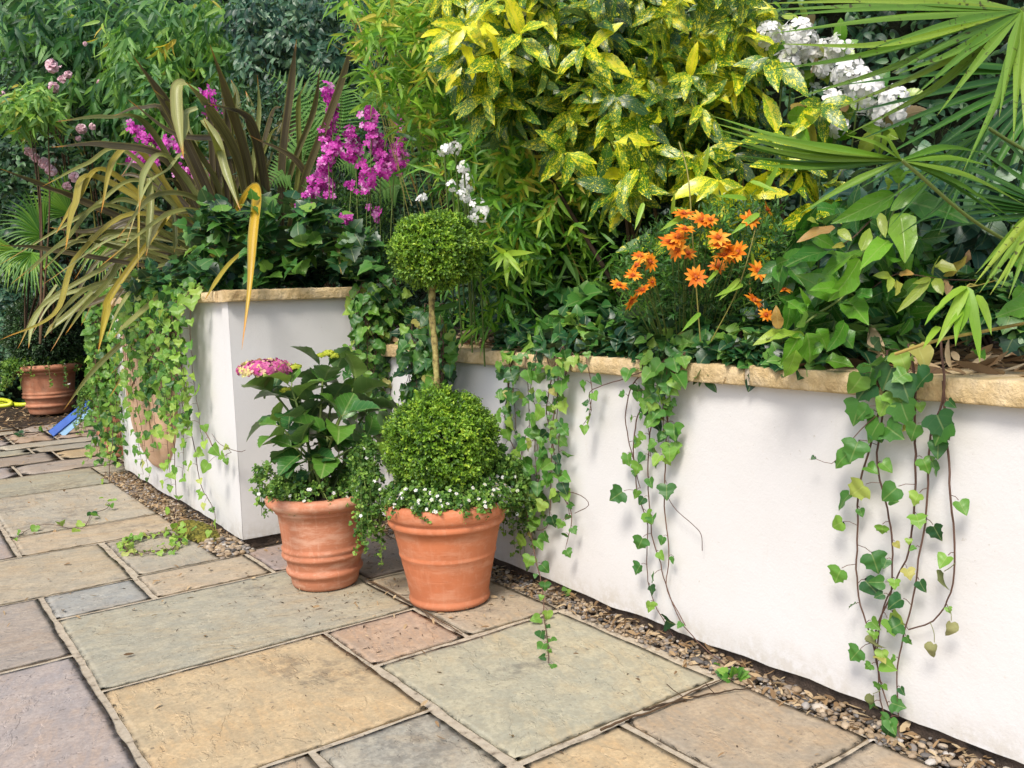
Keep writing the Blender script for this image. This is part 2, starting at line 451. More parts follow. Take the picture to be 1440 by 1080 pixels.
M_SOIL = simplemat('soil', [(.3, (.018, .013, .009)), (.6, (.06, .042, .028)), (.8, (.12, .09, .06))], 25, 1, 1, 50, .02)

def mk_render(name, tint, dirt=.5):
    m, nt, b = newmat(name); t = NT(nt); g = t.geo(); p = g.outputs['Position']
    z = t.n('ShaderNodeSeparateXYZ', {0: p}).outputs[2]
    n1 = t.noise(p, 2.0, 4, .55); n2 = t.noise(t.vscale(p, (6, 6, 1.2)), 2.2, 4, .6); n3 = t.noise(p, 40, 3, .7)
    col = t.mix(t.sstep(n1, .35, .7), tint, tuple(c * k for c, k in zip(tint, (.965, .955, .94))))
    col = t.mix(t.m('MULTIPLY', t.sstep(n2, .60, .78), .42 * dirt), col, (.50, .47, .40))
    base = t.m('MULTIPLY', t.sstep(t.m('ADD', z, t.m('MULTIPLY', n2, .16)), .20, .06), t.sstep(n3, .30, .62))
    col = t.mix(t.m('MULTIPLY', base, .5), col, (.40, .35, .25))
    sk = t.m('MULTIPLY', t.sstep(t.noise(p, 70, 2, .7), .70, .76), t.sstep(n1, .45, .6)); col = t.mix(t.m('MULTIPLY', sk, .35), col, (.35, .30, .22))
    top = t.m('MULTIPLY', t.sstep(n3, .66, .74), .25)
    col = t.mix(top, col, (.55, .5, .42))
    nt.links.new(col, b.inputs['Base Color']); b.inputs['Roughness'].default_value = .85; b.inputs['Specular IOR Level'].default_value = .25
    h = t.m('ADD', t.m('MULTIPLY', t.noise(p, 150, 3, .6), .35), t.m('ADD', t.m('MULTIPLY', t.noise(p, 28, 4, .6), .5), t.m('MULTIPLY', t.noise(p, 5, 2), .35)))
    nt.links.new(t.bump(h, .38, .005), b.inputs['Normal'])
    return m
M_WALL = mk_render('painted_render', (.635, .63, .628))
M_COPE = simplemat('coping_sandstone', [(.25, (.30, .20, .09)), (.45, (.50, .37, .19)), (.6, (.62, .48, .28)), (.8, (.46, .38, .27))], 14, .9, 1.0, 55, .010)
M_PLINTH = simplemat('dark_plinth', [(.3, (.035, .028, .022)), (.7, (.14, .10, .075))], 30, .9, .9, 60, .01)  # dark brown band recessed at the wall foot

def mk_terra(name, base, bloom, bl=.5):
    m, nt, b = newmat(name); t = NT(nt); g = t.geo(); p = g.outputs['Position']
    n1 = t.noise(p, 5, 4, .6); n2 = t.noise(t.vscale(p, (1, 1, 3.5)), 8, 5, .65); n3 = t.noise(p, 55, 3, .6)
    st = t.noise(t.vscale(p, (7, 7, .8)), 6, 4, .6)
    col = t.mix(t.sstep(n1, .3, .7), base, tuple(c * .78 for c in base))
    col = t.mix(t.m('MULTIPLY', t.sstep(n2, .45, .7), bl), col, bloom)
    col = t.mix(t.m('MULTIPLY', t.sstep(st, .52, .75), bl * .55), col, bloom)
    col = t.mix(t.m('MULTIPLY', t.sstep(n3, .62, .75), .3), col, tuple(c * .5 for c in base))
    nd = t.sstep(t.noise(p, 11, 3, .6), .70, .76)
    col = t.mix(t.m('MULTIPLY', nd, .5), col, (.14, .07, .04))
    zz = t.n('ShaderNodeSeparateXYZ', {0: p}).outputs[2]; col = t.mix(t.m('MULTIPLY', t.sstep(t.m('ADD', zz, t.m('MULTIPLY', n1, .06)), .085, .03), .30), col, (.30, .15, .09))
    col = t.mix(t.m('MULTIPLY', t.sstep(t.noise(p, 24, 5, .7), .54, .66), .22), col, bloom)
    nt.links.new(col, b.inputs['Base Color']); b.inputs['Roughness'].default_value = .72; b.inputs['Specular IOR Level'].default_value = .3
    h = t.m('ADD', t.m('MULTIPLY', n3, .5), t.noise(t.vscale(p, (1, 1, 30)), 7, 3, .5))
    nt.links.new(t.bump(h, .35, .002), b.inputs['Normal'])
    return m
M_POT1 = mk_terra('terracotta_bloomed', (.52, .20, .105), (.66, .42, .30), .60)
M_POT2 = mk_terra('terracotta_orange', (.54, .18, .08), (.62, .33, .21), .42)
M_POT3 = mk_terra('terracotta_old', (.48, .20, .11), (.58, .36, .24), .45)
M_PLAQUE = mk_terra('terracotta_pale', (.62, .40, .26), (.66, .50, .36), .4)

IVYC = [(0, (.012, .055, .018)), (.25, (.03, .115, .028)), (.5, (.07, .21, .03)), (.75, (.17, .34, .045)), (.92, (.30, .44, .08)), (1, (.38, .36, .10))]
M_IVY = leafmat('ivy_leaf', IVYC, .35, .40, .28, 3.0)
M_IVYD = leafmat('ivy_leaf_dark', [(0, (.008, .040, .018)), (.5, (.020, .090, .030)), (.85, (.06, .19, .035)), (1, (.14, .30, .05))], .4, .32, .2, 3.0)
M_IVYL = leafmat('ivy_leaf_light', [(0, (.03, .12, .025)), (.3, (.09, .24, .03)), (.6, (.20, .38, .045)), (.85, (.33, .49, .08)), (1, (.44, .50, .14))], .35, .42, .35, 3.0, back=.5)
M_STEM = rndmat('ivy_stem', [(0, (.06, .03, .025)), (1, (.16, .09, .06))], .7, 0)
M_STEMG = rndmat('green_stem', [(0, (.06, .12, .03)), (1, (.22, .28, .07))], .6, 0)
M_TWIG = rndmat('brown_twig', [(0, (.03, .02, .012)), (1, (.12, .075, .04))], .9, 0)
M_BOX = leafmat('box_leaf', [(0, (.025, .075, .008)), (.3, (.08, .19, .014)), (.65, (.20, .38, .025)), (1, (.42, .58, .05))], .1, .38, .25, 2, patch=.25)
M_BOXD = leafmat('box_leaf_dark', [(0, (.006, .026, .010)), (.6, (.018, .065, .018)), (1, (.06, .14, .03))], .1, .4, .15, 2)
M_BACOPA = leafmat('bacopa_leaf', [(0, (.03, .10, .018)), (.5, (.11, .25, .035)), (1, (.27, .44, .07))], .15, .5, .3, 2)
M_HYD = leafmat('hydrangea_leaf', [(0, (.014, .07, .024)), (.5, (.04, .14, .026)), (.8, (.12, .26, .025)), (1, (.24, .38, .04))], .4, .30, .15, 6, back=.5, patch=.2)
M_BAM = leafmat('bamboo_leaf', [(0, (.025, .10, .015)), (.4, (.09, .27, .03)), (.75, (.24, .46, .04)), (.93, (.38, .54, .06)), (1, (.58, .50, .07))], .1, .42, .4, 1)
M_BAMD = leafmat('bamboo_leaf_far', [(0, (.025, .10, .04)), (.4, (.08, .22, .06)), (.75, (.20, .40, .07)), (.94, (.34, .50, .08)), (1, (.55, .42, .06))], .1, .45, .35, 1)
M_CANE = rndmat('bamboo_cane', [(0, (.10, .14, .03)), (.6, (.30, .26, .06)), (1, (.42, .28, .08))], .45, 0)
M_AUC = leafmat('aucuba_leaf', [(0, (.014, .065, .010)), (.35, (.032, .12, .010)), (.6, (.07, .20, .012)), (.8, (.17, .34, .015)), (1, (.58, .60, .015))], .2, .30, .25, 5, spots={'col': (.72, .66, .02), 's1': 24}, patch=.2)
M_EVER = leafmat('evergreen_leaf', [(0, (.010, .038, .026)), (.6, (.028, .095, .055)), (1, (.09, .19, .09))], .2, .38, .12, 4, back=.6)
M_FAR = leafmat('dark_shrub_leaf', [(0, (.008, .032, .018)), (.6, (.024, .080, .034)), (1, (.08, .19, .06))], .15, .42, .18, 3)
M_FERN = leafmat('fern_frond', [(0, (.04, .15, .02)), (1, (.14, .33, .05))], .2, .5, .4, 10)
M_PHOR = leafmat('phormium_leaf', [(0, (.055, .042, .032)), (.3, (.10, .08, .045)), (.5, (.13, .15, .04)), (.68, (.22, .24, .06)), (.82, (.34, .38, .15)), (.9, (.34, .29, .045)), (.96, (.42, .33, .04)), (1, (.58, .36, .015))], .12, .36, .22, .5, tip=((.50, .22, .03), .10), back=.2, edge=(.22, .20, .06), patch=.2, streak=True)
M_PALM = leafmat('palm_leaflet', [(0, (.016, .070, .012)), (.4, (.05, .16, .015)), (.7, (.14, .28, .025)), (1, (.32, .42, .06))], .25, .36, .2, .5, tip=((.20, .10, .03), .02), patch=.1)
M_PALMS = leafmat('palm_leaflet_spotted', [(0, (.03, .09, .012)), (.4, (.09, .20, .018)), (.7, (.20, .31, .03)), (1, (.34, .40, .06))], .25, .36, .2, .5, tip=((.20, .10, .03), .02), patch=.1, specks=True)
M_LAUR = leafmat('glossy_leaf', [(0, (.012, .06, .012)), (.45, (.055, .20, .02)), (.75, (.17, .38, .03)), (.9, (.34, .42, .06)), (.97, (.42, .25, .06)), (1, (.40, .26, .16))], .35, .28, .3, 6, patch=.15)
M_DAISYL = leafmat('daisy_foliage', [(0, (.014, .065, .012)), (.6, (.05, .17, .02)), (1, (.16, .34, .04))], .1, .45, .25, 2)
M_ORANGE = rndmat('orange_petal', [(0, (.66, .15, .01)), (.3, (.84, .24, .01)), (.7, (.90, .34, .02)), (1, (.92, .48, .06))], .55, .3, .5, base=((.42, .03, .01), .55))
M_MAG = rndmat('magenta_petal', [(0, (.36, .02, .26)), (.4, (.62, .05, .46)), (.75, (.72, .12, .58)), (1, (.86, .42, .76))], .55, .35, .5, base=((.80, .30, .62), .25))
M_HPINK = rndmat('pink_floret', [(0, (.62, .08, .33)), (.45, (.72, .22, .42)), (.6, (.80, .50, .40)), (.8, (.80, .72, .30)), (1, (.72, .74, .22))], .6, .3)
M_HBUD = rndmat('green_bud', [(0, (.45, .55, .05)), (1, (.68, .72, .08))], .6, .3)
M_WHITE = rndmat('white_petal', [(0, (.66, .72, .52)), (.15, (.80, .82, .78)), (1, (.90, .90, .89))], .6, .3, .1)
M_ROSE = rndmat('rose_petal', [(0, (.82, .50, .58)), (1, (.88, .68, .72))], .6, .3)
M_YEL = rndmat('yellow_centre', [(0, (.6, .35, .02)), (1, (.7, .5, .05))], .7, 0)
M_DRYLEAF = rndmat('dry_leaf', [(0, (.13, .08, .04)), (.5, (.34, .22, .11)), (1, (.58, .46, .28))], .8, .2, .5)
M_PEB = rndmat('pebble', [(0, (.06, .055, .05)), (.2, (.20, .185, .17)), (.45, (.34, .25, .15)), (.65, (.24, .18, .12)), (.85, (.44, .35, .24)), (.95, (.50, .47, .42)), (1, (.13, .12, .13))], .6, 0, .4, bs=60)
M_MOSS = rndmat('moss', [(0, (.05, .055, .01)), (1, (.22, .20, .035))], 1, 0, .5)
M_CORE = simplemat('shade_core', [(.3, (.006, .010, .004)), (.7, (.02, .026, .010))], 30, 1, 1, 40, .02)  # solid near-black filler; shade among the leaves is put into this colour

# ------------------------------------------------------------------ ground and patio
g = G()
g.box((-40, -30, -.30), (40, 60, -.022))
ground = g.build('ground', M_SOIL, loc=(0, 0, -.3), smooth=False); tag(ground, 'dark bare soil beyond the paving', kind='structure')

g = G(); g.box((-6, -4, -.021), (1.71, 3.50, -.0045)); g.box((-6, 3.5001, -.021), (1.045, 5.72, -.0045)); g.box((-6, 5.7201, -.021), (3.2, 8.6, -.0045))
mor = g.build('mortar_bed', M_MORTAR, loc=(0, 0, 0), smooth=False); tag(mor, 'sandy mortar between the paving slabs', kind='structure')

LIL = (.345, .305, .285); BRN = (.335, .29, .245); TAN = (.39, .34, .255); BLU = (.335, .335, .31); GRN = (.37, .35, .27); YEL = (.435, .345, .215)
PNK = (.40, .31, .235); DRK = (.25, .21, .18); TGR = (.37, .34, .275); TBR = (.385, .325, .24)
SL = [(-.25, .393, 1.85, 2.765, LIL), (-.25, .393, 2.79, 3.415, BRN), (-.25, .393, .9, 1.83, TGR), (-.05, .71, 3.435, 4.045, TAN), (-.9, -.065, 3.435, 4.045, GRN),
      (.412, .705, 3.15, 3.42, BLU), (.413, 1.347, 2.472, 3.13, GRN), (.413, 1.026, 1.828, 2.457, YEL), (1.040, 1.337, 2.152, 2.455, PNK), (1.048, 1.675, 1.495, 2.13, (.385, .365, .27)),
      (1.36, 1.69, 2.155, 2.82, TBR), (1.37, 1.70, 2.84, 3.48, DRK), (.725, 1.13, 3.15, 3.445, TBR), (1.15, 1.355, 3.15, 3.50, (.30, .245, .22)), (.735, 1.045, 3.46, 4.045, TGR),
      (.425, 1.055, 4.065, 4.42, TBR), (.425, 1.055, 4.435, 5.40, TGR), (.425, 1.055, 5.42, 6.02, GRN), (-.25, .405, 4.065, 5.0, LIL), (-.9, -.27, 4.065, 5.0, TGR), (-.25, .405, 5.02, 6.02, GRN),
      (.725, 1.02, 1.49, 1.81, (.355, .335, .275)), (.415, .705, 1.49, 1.81, TBR), (.43, 1.02, .86, 1.47, LIL), (1.045, 1.325, .9, 1.47, YEL), (1.345, 1.70, 1.078, 1.475, (.365, .305, .225)), (1.345, 1.70, .5, 1.064, (.355, .295, .22)),
      (.43, 1.33, -.1, .84, GRN)]
cols = [LIL, BRN, TAN, GRN, TGR, TBR, PNK, YEL]
yy = 6.04
while yy < 8.5:
    hgt = random.choice([.3, .6, .45]); x = -1.5 + random.random() * .3
    while x < 3.0:
        wd = random.choice([.6, .9, .3]); SL.append((x, x + wd - .018, yy, yy + hgt - .018, random.choice(cols))); x += wd
    yy += hgt
yy = -1.0
while yy < 6.0:
    x = -.27 if yy < 3.4 or yy > 5.0 else -.92
    hgt = random.choice([.3, .6, .6])
    while x > -3.5:
        wd = random.choice([.6, .9, .3]); SL.append((x - wd + .018, x, yy, yy + hgt - .018, random.choice(cols))); x -= wd
    yy += hgt
g = G()
for (x0, x1, y0, y1, c) in SL:
    nx = max(6, int((x1 - x0) / .02)); ny = max(6, int((y1 - y0) / .02))
    if y0 > 5.9 or x1 < -.3: nx = max(6, nx // 3); ny = max(6, ny // 3)
    rr = random.random(); sd_ = int(rr * 900)
    u = np.concatenate([[0, 0], np.linspace(0, 1, nx), [1, 1]]); v = np.concatenate([[0, 0], np.linspace(0, 1, ny), [1, 1]])
    U_, V_ = np.meshgrid(u, v, indexing='ij')
    X = x0 + U_ * (x1 - x0); Y = y0 + V_ * (y1 - y0)
    eu = np.minimum(U_ * (x1 - x0), (1 - U_) * (x1 - x0)); ev = np.minimum(V_ * (y1 - y0), (1 - V_) * (y1 - y0))
    ed = np.minimum(eu, ev)
    # ragged, slightly chipped edges
    k = np.clip(1 - ed / .05, 0, 1)
    wx = fbm(Y * 14 + x0 * 7, X * 3, sd_) * .013 * k * np.sign(U_ - .5) * (np.abs(U_ - .5) > .3)
    wy = fbm(X * 14 + y0 * 5, Y * 3, sd_ + 9) * .013 * k * np.sign(V_ - .5) * (np.abs(V_ - .5) > .3)
    Z = fbm(X * 6 + rr * 50, Y * 6, sd_) * .0045 - np.clip(1 - ed / .006, 0, 1) ** 2 * .0015
    ii = np.arange(len(u)); jj = np.arange(len(v))
    oi = (ii == 0) | (ii == len(u) - 1); oj = (jj == 0) | (jj == len(v) - 1)
    rim = oi[:, None] | oj[None, :]
    Z = np.where(rim, -.018, Z + random.uniform(-.001, .001))
    P = np.stack([X + wx, Y + wy, Z], -1)
    luv = np.zeros(P.shape); luv[..., 0] = 0 if (x1 - x0) > (y1 - y0) else .5; luv[..., 0] += rr * .12; luv[..., 1] = np.clip(1 - ed / .05, 0, 1); luv[..., 2] = rr
    jc = np.array([random.uniform(.93, 1.07)] * 3)
    g.grid(P, luv, np.array(c) * jc)
patio = g.build('patio_paving', M_SLAB, loc=(0, 0, 0)); tag(patio, 'riven sandstone paving in mixed grey, tan and lilac slabs', kind='structure')
# side trench floor under gravel is the ground sheet itself

# ------------------------------------------------------------------ rendered walls
def wall_mesh(g, path, z0, z1, inward, seed=0, nz=24, step=.04):
    """outer face of a rendered wall following a path, with a rounded top edge and slightly uneven surface"""
    pts = []
    P = np.array(path, float)
    for a, b_ in zip(P[:-1], P[1:]):
        n = max(2, int(np.linalg.norm(b_ - a) / step))
        for t in np.linspace(0, 1, n, endpoint=False): pts.append(a * (1 - t) + b_ * t)
    pts.append(P[-1]); pts = np.array(pts)
    s = np.concatenate([[0], np.cumsum(np.linalg.norm(np.diff(pts, axis=0), axis=1))])
    tg = nrm(np.gradient(pts, axis=0)); nr = np.stack([tg[:, 1], -tg[:, 0]], -1) * inward
    zs = np.linspace(z0, z1, nz)
    S_, Z_ = np.meshgrid(s, zs, indexing='ij')
    d = fbm(S_ * 1.6, Z_ * 1.6, seed) * .010 + fbm(S_ * 6, Z_ * 6, seed + 5) * .003
    low = fbm(s * 5, s * 0, seed + 8) * .03
    Z2 = Z_.copy(); Z2[:, 0] += low
    P3 = np.stack([pts[:, 0][:, None] + nr[:, 0][:, None] * d, pts[:, 1][:, None] + nr[:, 1][:, None] * d, Z2], -1)
    g.grid(P3)

def coping(parent, name, c0, c1, width_dir, width, z, th, seed, joint=.0085):
    """one riven coping stone from c0 to c1 (outer edge), extending width along width_dir"""
    c0 = np.array(c0, float); c1 = np.array(c1, float); d = c1 - c0; Ln = np.linalg.norm(d); d = d / Ln
    wdv = np.array(width_dir, float)
    c0 = c0 + d * joint; Ln -= 2 * joint
    ns = max(8, int(Ln / .012)); prof = [(.02, 0), (.0015, .0005), (0, .006), (-.001, th * .5), (0, th - .005), (.0025, th - .0008), (.012, th), (.06, th), (width * .6, th), (width, th), (width, 0)]
    S_ = np.linspace(0, Ln, ns)
    rows = []
    for i, s in enumerate(S_):
        rw = []
        e = min(s, Ln - s); rd = max(0, 1 - e / .012) ** 2 * .006
        for j, (q, h) in enumerate(prof):
            rough_ = (fbm(s * 11, h * 60, seed) * .010 + fbm(s * 45, h * 90, seed + 3) * .010) if 0 < j < 7 else 0
            hz = (fbm(s * 9, q * 12, seed + 6) * .004) if j > 3 and j < 10 else 0
            hz += (fbm(s * 30, 0, seed + 11) * .008 - max(0, fbm(s * 6, 3, seed + 2) - .12) * .05) if j in (5, 6) else 0
            rw.append(np.append(c0 + d * s + wdv * (q + rough_ + rd), z + h + hz))
        rows.append(rw)
    P = np.array(rows); g = G(); g.grid(P, closed=True)
    b = P.shape[1]; g.add(P[0], np.arange(b), [b]); g.add(P[-1], np.arange(b)[::-1], [b])
    return g.build(name, M_COPE, parent)

low = thing('low_rendered_wall', (1.79, 1.2, 0), 'low white rendered retaining wall with sandstone coping running to the right', 'garden wall')
g = G(); wall_mesh(g, [(1.79, 3.62), (1.79, -1.6)], .028, .748, 1, 1); g.box((1.82, -1.6, .03), (1.98, 3.62, .74)); g.build('wall_face', M_WALL, low)
g = G(); g.box((1.806, -1.6, -.02), (1.97, 3.60, .05)); g.build('plinth', M_PLINTH, low, smooth=False)
yj = [3.60, 2.88, 2.15, 1.455, .62, .12, -.6, -1.3]
for a, b_ in zip(yj[:-1], yj[1:]): coping(low, 'coping_stone', (1.755, a), (1.755, b_), (1, 0), .20, .748, .050, int(a * 100))
g = G(); g.box((1.764, -1.3, .75), (1.94, 3.6, .793)); g.build('coping_mortar', M_MORTAR, low, smooth=False)

tall = thing('tall_rendered_planter_wall', (1.2, 4.2, 0), 'tall white rendered raised-bed wall with a sharp corner and sandstone coping', 'garden wall')
g = G(); wall_mesh(g, [(1.17, 5.66), (1.17, 3.5675)], .03, 1.002, 1, 21); wall_mesh(g, [(1.17, 3.567), (1.85, 3.567)], .022, 1.002, 1, 31)
wall_mesh(g, [(1.60, 5.66), (1.17, 5.66)], .03, 1.002, 1, 41)
wall_mesh(g, [(1.85, 3.567), (1.85, 5.66)], .05, 1.002, 1, 51)
g.build('wall_face', M_WALL, tall)
g = G(); g.box((1.185, 3.585, -.02), (1.83, 5.64, .08)); g.build('plinth', M_PLINTH, tall, smooth=False)
for a, b_, s in [(3.62, 4.25, 3), (4.25, 4.95, 7), (4.95, 5.68, 9)]: coping(tall, 'coping_stone', (1.135, b_), (1.135, a), (1, 0), .17, 1.0, .045, s)
coping(tall, 'coping_stone', (1.15, 3.535), (1.86, 3.535), (0, 1), .085, 1.0, .047, 77, .002)
g = G(); g.box((1.20, 3.60, .9), (1.82, 5.62, 1.035)); sb = g.build('raised_soil', M_SOIL, tall, smooth=False)

# bed soil of the low bed
g = G()
nx, ny = 60, 140
X, Y = np.meshgrid(np.linspace(1.93, 5.5, nx), np.linspace(-1.6, 9, ny), indexing='ij')
Z = .765 + fbm(X * 3, Y * 3, 4) * .05 + fbm(X * 14, Y * 14, 8) * .02
Z[(X < 3.0) & (Y > 5.9)] = -.02
Z[0, :] = np.minimum(Z[0, :], .775)
g.grid(np.stack([X, Y, Z], -1)); so = g.build('bed_soil', M_SOIL, loc=(3, 2, .76)); tag(so, 'dark soil filling the raised bed', kind='structure')

# ------------------------------------------------------------------ gravel, litter, moss
def ico():
    p = (1 + 5 ** .5) / 2
    V = nrm(np.array([(-1, p, 0), (1, p, 0), (-1, -p, 0), (1, -p, 0), (0, -1, p), (0, 1, p), (0, -1, -p), (0, 1, -p), (p, 0, -1), (p, 0, 1), (-p, 0, -1), (-p, 0, 1)], float))
    F = [(0, 11, 5), (0, 5, 1), (0, 1, 7), (0, 7, 10), (0, 10, 11), (1, 5, 9), (5, 11, 4), (11, 10, 2), (10, 7, 6), (7, 1, 8), (3, 9, 4), (3, 4, 2), (3, 2, 6), (3, 6, 8), (3, 8, 9), (4, 9, 5), (2, 4, 11), (6, 2, 10), (8, 6, 7), (9, 8, 1)]
    V = list(map(tuple, V)); c = {}; F2 = []
    def mid(a, b):
        k = (min(a, b), max(a, b))
        if k not in c:
            m = nrm(np.array(V[a]) + np.array(V[b])); V.append(tuple(m)); c[k] = len(V) - 1
        return c[k]
    for a, b, d in F:
        x, y, z = mid(a, b), mid(b, d), mid(d, a); F2 += [(a, x, z), (b, y, x), (d, z, y), (x, y, z)]
    return np.array(V), np.array(F2)
IV, IF = ico()
def blobs(g, P, R, sq=(1, .75, .5), rough=.18, rnd=None):
    n = len(P); k = len(IV)
    if rnd is None: rnd = rng.random(n)
    R = np.broadcast_to(np.asarray(R, float), (n,))
    a = rng.random(n) * 6.28; ca, sa = np.cos(a), np.sin(a)
    V = IV[None] * (1 + rng.normal(size=(n, k, 1)) * rough * .5) * np.array(sq)[None, None] * (1 + rng.normal(size=(n, 1, 3)) * rough)
    X = V[..., 0] * ca[:, None] - V[..., 1] * sa[:, None]; Yv = V[..., 0] * sa[:, None] + V[..., 1] * ca[:, None]
    W_ = np.stack([X, Yv, V[..., 2]], -1) * R[:, None, None] + P[:, None, :]
    L = (IF.reshape(-1)[None] + (np.arange(n) * k)[:, None]).reshape(-1)
    A = np.zeros((n, k, 3)); A[..., 2] = rnd[:, None]
    g.add(W_.reshape(-1, 3), L, np.full(n * len(IF), 3), A.reshape(-1, 3))
g = G()
n = 3300; P = np.stack([rng.uniform(1.695, 1.80, n), rng.uniform(.3, 3.5, n), rng.uniform(-.022, .004, n)], -1); blobs(g, P, rng.uniform(.004, .011, n))
n = 60; P = np.stack([rng.uniform(1.70, 1.78, n), rng.uniform(.6, 1.6, n), rng.uniform(-.004, .006, n)], -1); blobs(g, P, rng.uniform(.010, .016, n))
n = 3000; P = np.stack([rng.uniform(1.05, 1.18, n), rng.uniform(3.47, 5.66, n), rng.uniform(-.022, .004, n)], -1); blobs(g, P, rng.uniform(.005, .012, n))
n = 150; P = np.stack([rng.uniform(1.04, 1.18, n), rng.uniform(3.46, 3.72, n), rng.uniform(-.005, .012, n)], -1); blobs(g, P, rng.uniform(.009, .016, n))
gr = g.build('gravel', M_PEB, loc=(1.4, 2.5, 0)); tag(gr, 'mixed pebbles in the narrow strip at the foot of the walls', 'gravel', kind='stuff')
g = G()
def litter(x0, x1, y0, y1, z, n, L=(.015, .05), flat=.35):
    P = np.stack([rng.uniform(x0, x1, n), rng.uniform(y0, y1, n), np.full(n, z) + rng.random(n) * .008], -1)
    D = rv(n); D[:, 2] *= flat * .4; N = rv(n, flat) + UP
    LL = rng.uniform(*L, n); g.leaves(T_LANCE, P, D, N, LL, LL * rng.uniform(.12, .4, n), rng.uniform(-.8, 1.2, n), rng.uniform(0, .6, n))
litter(1.69, 1.80, .4, 3.5, .003, 750, (.010, .045)); litter(1.035, 1.18, 3.6, 5.7, .006, 950, (.010, .035))
litter(.45, 1.68, .9, 3.4, .004, 90, (.008, .03)); litter(-.2, 1.0, 3, 8, .004, 130, (.01, .04)); litter(.2, 2.2, 7.6, 9.6, .004, 420, (.02, .06))
litter(1.2, 1.75, 2.3, 3.5, .004, 200, (.01, .03)); litter(-.5, 3, 8.6, 10.5, -.018, 900, (.02, .07))
lt = g.build('leaf_litter', M_DRYLEAF, loc=(1.4, 2.5, 0)); tag(lt, 'dry tan leaf litter scattered over paving and gravel', 'leaf litter', kind='stuff')
g = G()
litter(1.80, 2.5, .6, 1.75, .80, 420, (.03, .12), .5); litter(1.80, 2.6, 2.4, 3.4, .80, 260, (.02, .08), .5); litter(1.9, 3, .5, 4, .79, 500, (.03, .1), .5)
lt = g.build('dry_leaf_mulch', M_DRYLEAF, loc=(2, 1, .8)); tag(lt, 'dry brown leaves and sheaths lying on the bed soil', 'leaf litter', kind='stuff')
# dark twiggy crumbs on the paving near the pots
g = G(); n = 260; P = np.stack([rng.uniform(1.0, 1.7, n), rng.uniform(2.1, 3.3, n), np.full(n, .004)], -1); D = rv(n); D[:, 2] = 0
g.leaves(T_TINY, P, D, UP + rv(n, .2), rng.uniform(.006, .03, n), rng.uniform(.002, .005, n))
n = 160; P = np.stack([rng.uniform(.4, 1.7, n), rng.uniform(1.1, 5.3, n), np.full(n, .004)], -1); D = rv(n); D[:, 2] = 0
g.leaves(T_TINY, P, D, UP + rv(n, .2), rng.uniform(.004, .018, n), rng.uniform(.002, .005, n))
cr = g.build('soil_crumbs', M_TWIG, loc=(1.4, 2.5, 0)); tag(cr, 'dark crumbs of soil and twig around the two front pots', 'debris', kind='stuff')
# dry twigs lying across the paving
for pts_, lab in [([(845, 1028), (880, 1012), (930, 996), (985, 968), (1012, 958)], 'long thin dry twig lying across the paving joint near the seedling'), ([(905, 1000), (960, 985), (1010, 975), (1055, 968)], 'dark shorter twig just below the long one near the wall'), ([(0, 607), (25, 604), (45, 598), (60, 588)], 'dark crooked twig on the ground in front of the far left pot'), ([(520, 818), (560, 838), (600, 862), (650, 892)], 'dark root-like twig lying in the joint in front of the orange pot')]:
    g = G(); P_ = sm([onZ(x, y, .006) for x, y in pts_], 20); P_[:, 2] += rng.random(20) * .004; g.tube(P_, np.linspace(.0035 if pts_[0][1] > 700 else .008, .0015, 20), 6, random.random())
    for q in (6, 12): d = nrm(rng.normal(size=3) * [1, 1, .2]); g.tube(np.array([P_[q], P_[q] + d * .03, P_[q] + d * .05 + [0, 0, .004]]), .0012, 4)
    o = g.build('twig', M_TWIG, loc=tuple(P_[0])); tag(o, lab, 'twig', 'twigs fallen on the paving')
# moss
g = G(); n = 1500; a = rng.random(n) * 6.28; r = np.sqrt(rng.random(n))
P = np.stack([1.085 + r * np.cos(a) * .07, 3.93 + r * np.sin(a) * .22, .004 + (1 - r * r) * .024], -1); blobs(g, P, rng.uniform(.004, .009, n), (1, 1, .8), .3)
mo = g.build('moss_patch', M_MOSS, loc=(1.08, 3.95, 0)); tag(mo, 'olive moss cushion at the foot of the tall wall', 'moss', kind='stuff')

# ------------------------------------------------------------------ pots
def soil_disc(g, c, r, z):
    an = np.linspace(0, 6.283, 32, endpoint=False); rr_ = np.linspace(0.001, r, 8)
    P = np.stack([c[0] + rr_[:, None] * np.cos(an), c[1] + rr_[:, None] * np.sin(an), z + (1 - (rr_[:, None] / r) ** 2) * .02 + rng.random((8, 32)) * .006], -1); g.grid(P, closed=True)
POT1 = np.array([1.232, 2.895, 0.0]); POT2 = np.array([1.474, 2.452, 0.0])
def pot(name, c, prof, mat, label, wall=.014):
    t = thing(name, tuple(c), label, 'plant pot', 'terracotta plant pots')
    g = G(); pr = prof + [(prof[-1][0] - wall * .8, prof[-1][1] + .001), (prof[-1][0] - wall * 1.4, prof[-1][1] - .01), (prof[0][0] * 1.02, .05), (0.001, .05)]
    pr = [(0.001, 0.0), (prof[0][0] - .006, 0.0)] + pr
    # densify with smoothing
    g.lathe(pr, c + np.array([0, 0, .003]), 128, .004, c[0] * 9); g.build('pot_body', mat, t)
    g = G(); soil_disc(g, c, prof[-1][0] - wall * 1.3, prof[-1][1] - .03); g.build('potting_soil', M_SOIL, t)
    return t
prof1 = [(.112, .004), (.116, .012), (.119, .030), (.1225, .044), (.130, .048), (.1335, .054), (.134, .060), (.1315, .066), (.126, .070), (.127, .076), (.130, .090), (.134, .104),
         (.143, .108), (.146, .114), (.1455, .120), (.141, .125), (.1415, .130), (.1455, .135), (.145, .142), (.1405, .147), (.1405, .152), (.144, .19), (.149, .235), (.1525, .266),
         (.160, .268), (.163, .274), (.161, .280), (.165, .284), (.183, .290), (.190, .299), (.1925, .309), (.190, .319), (.183, .326), (.174, .328)]
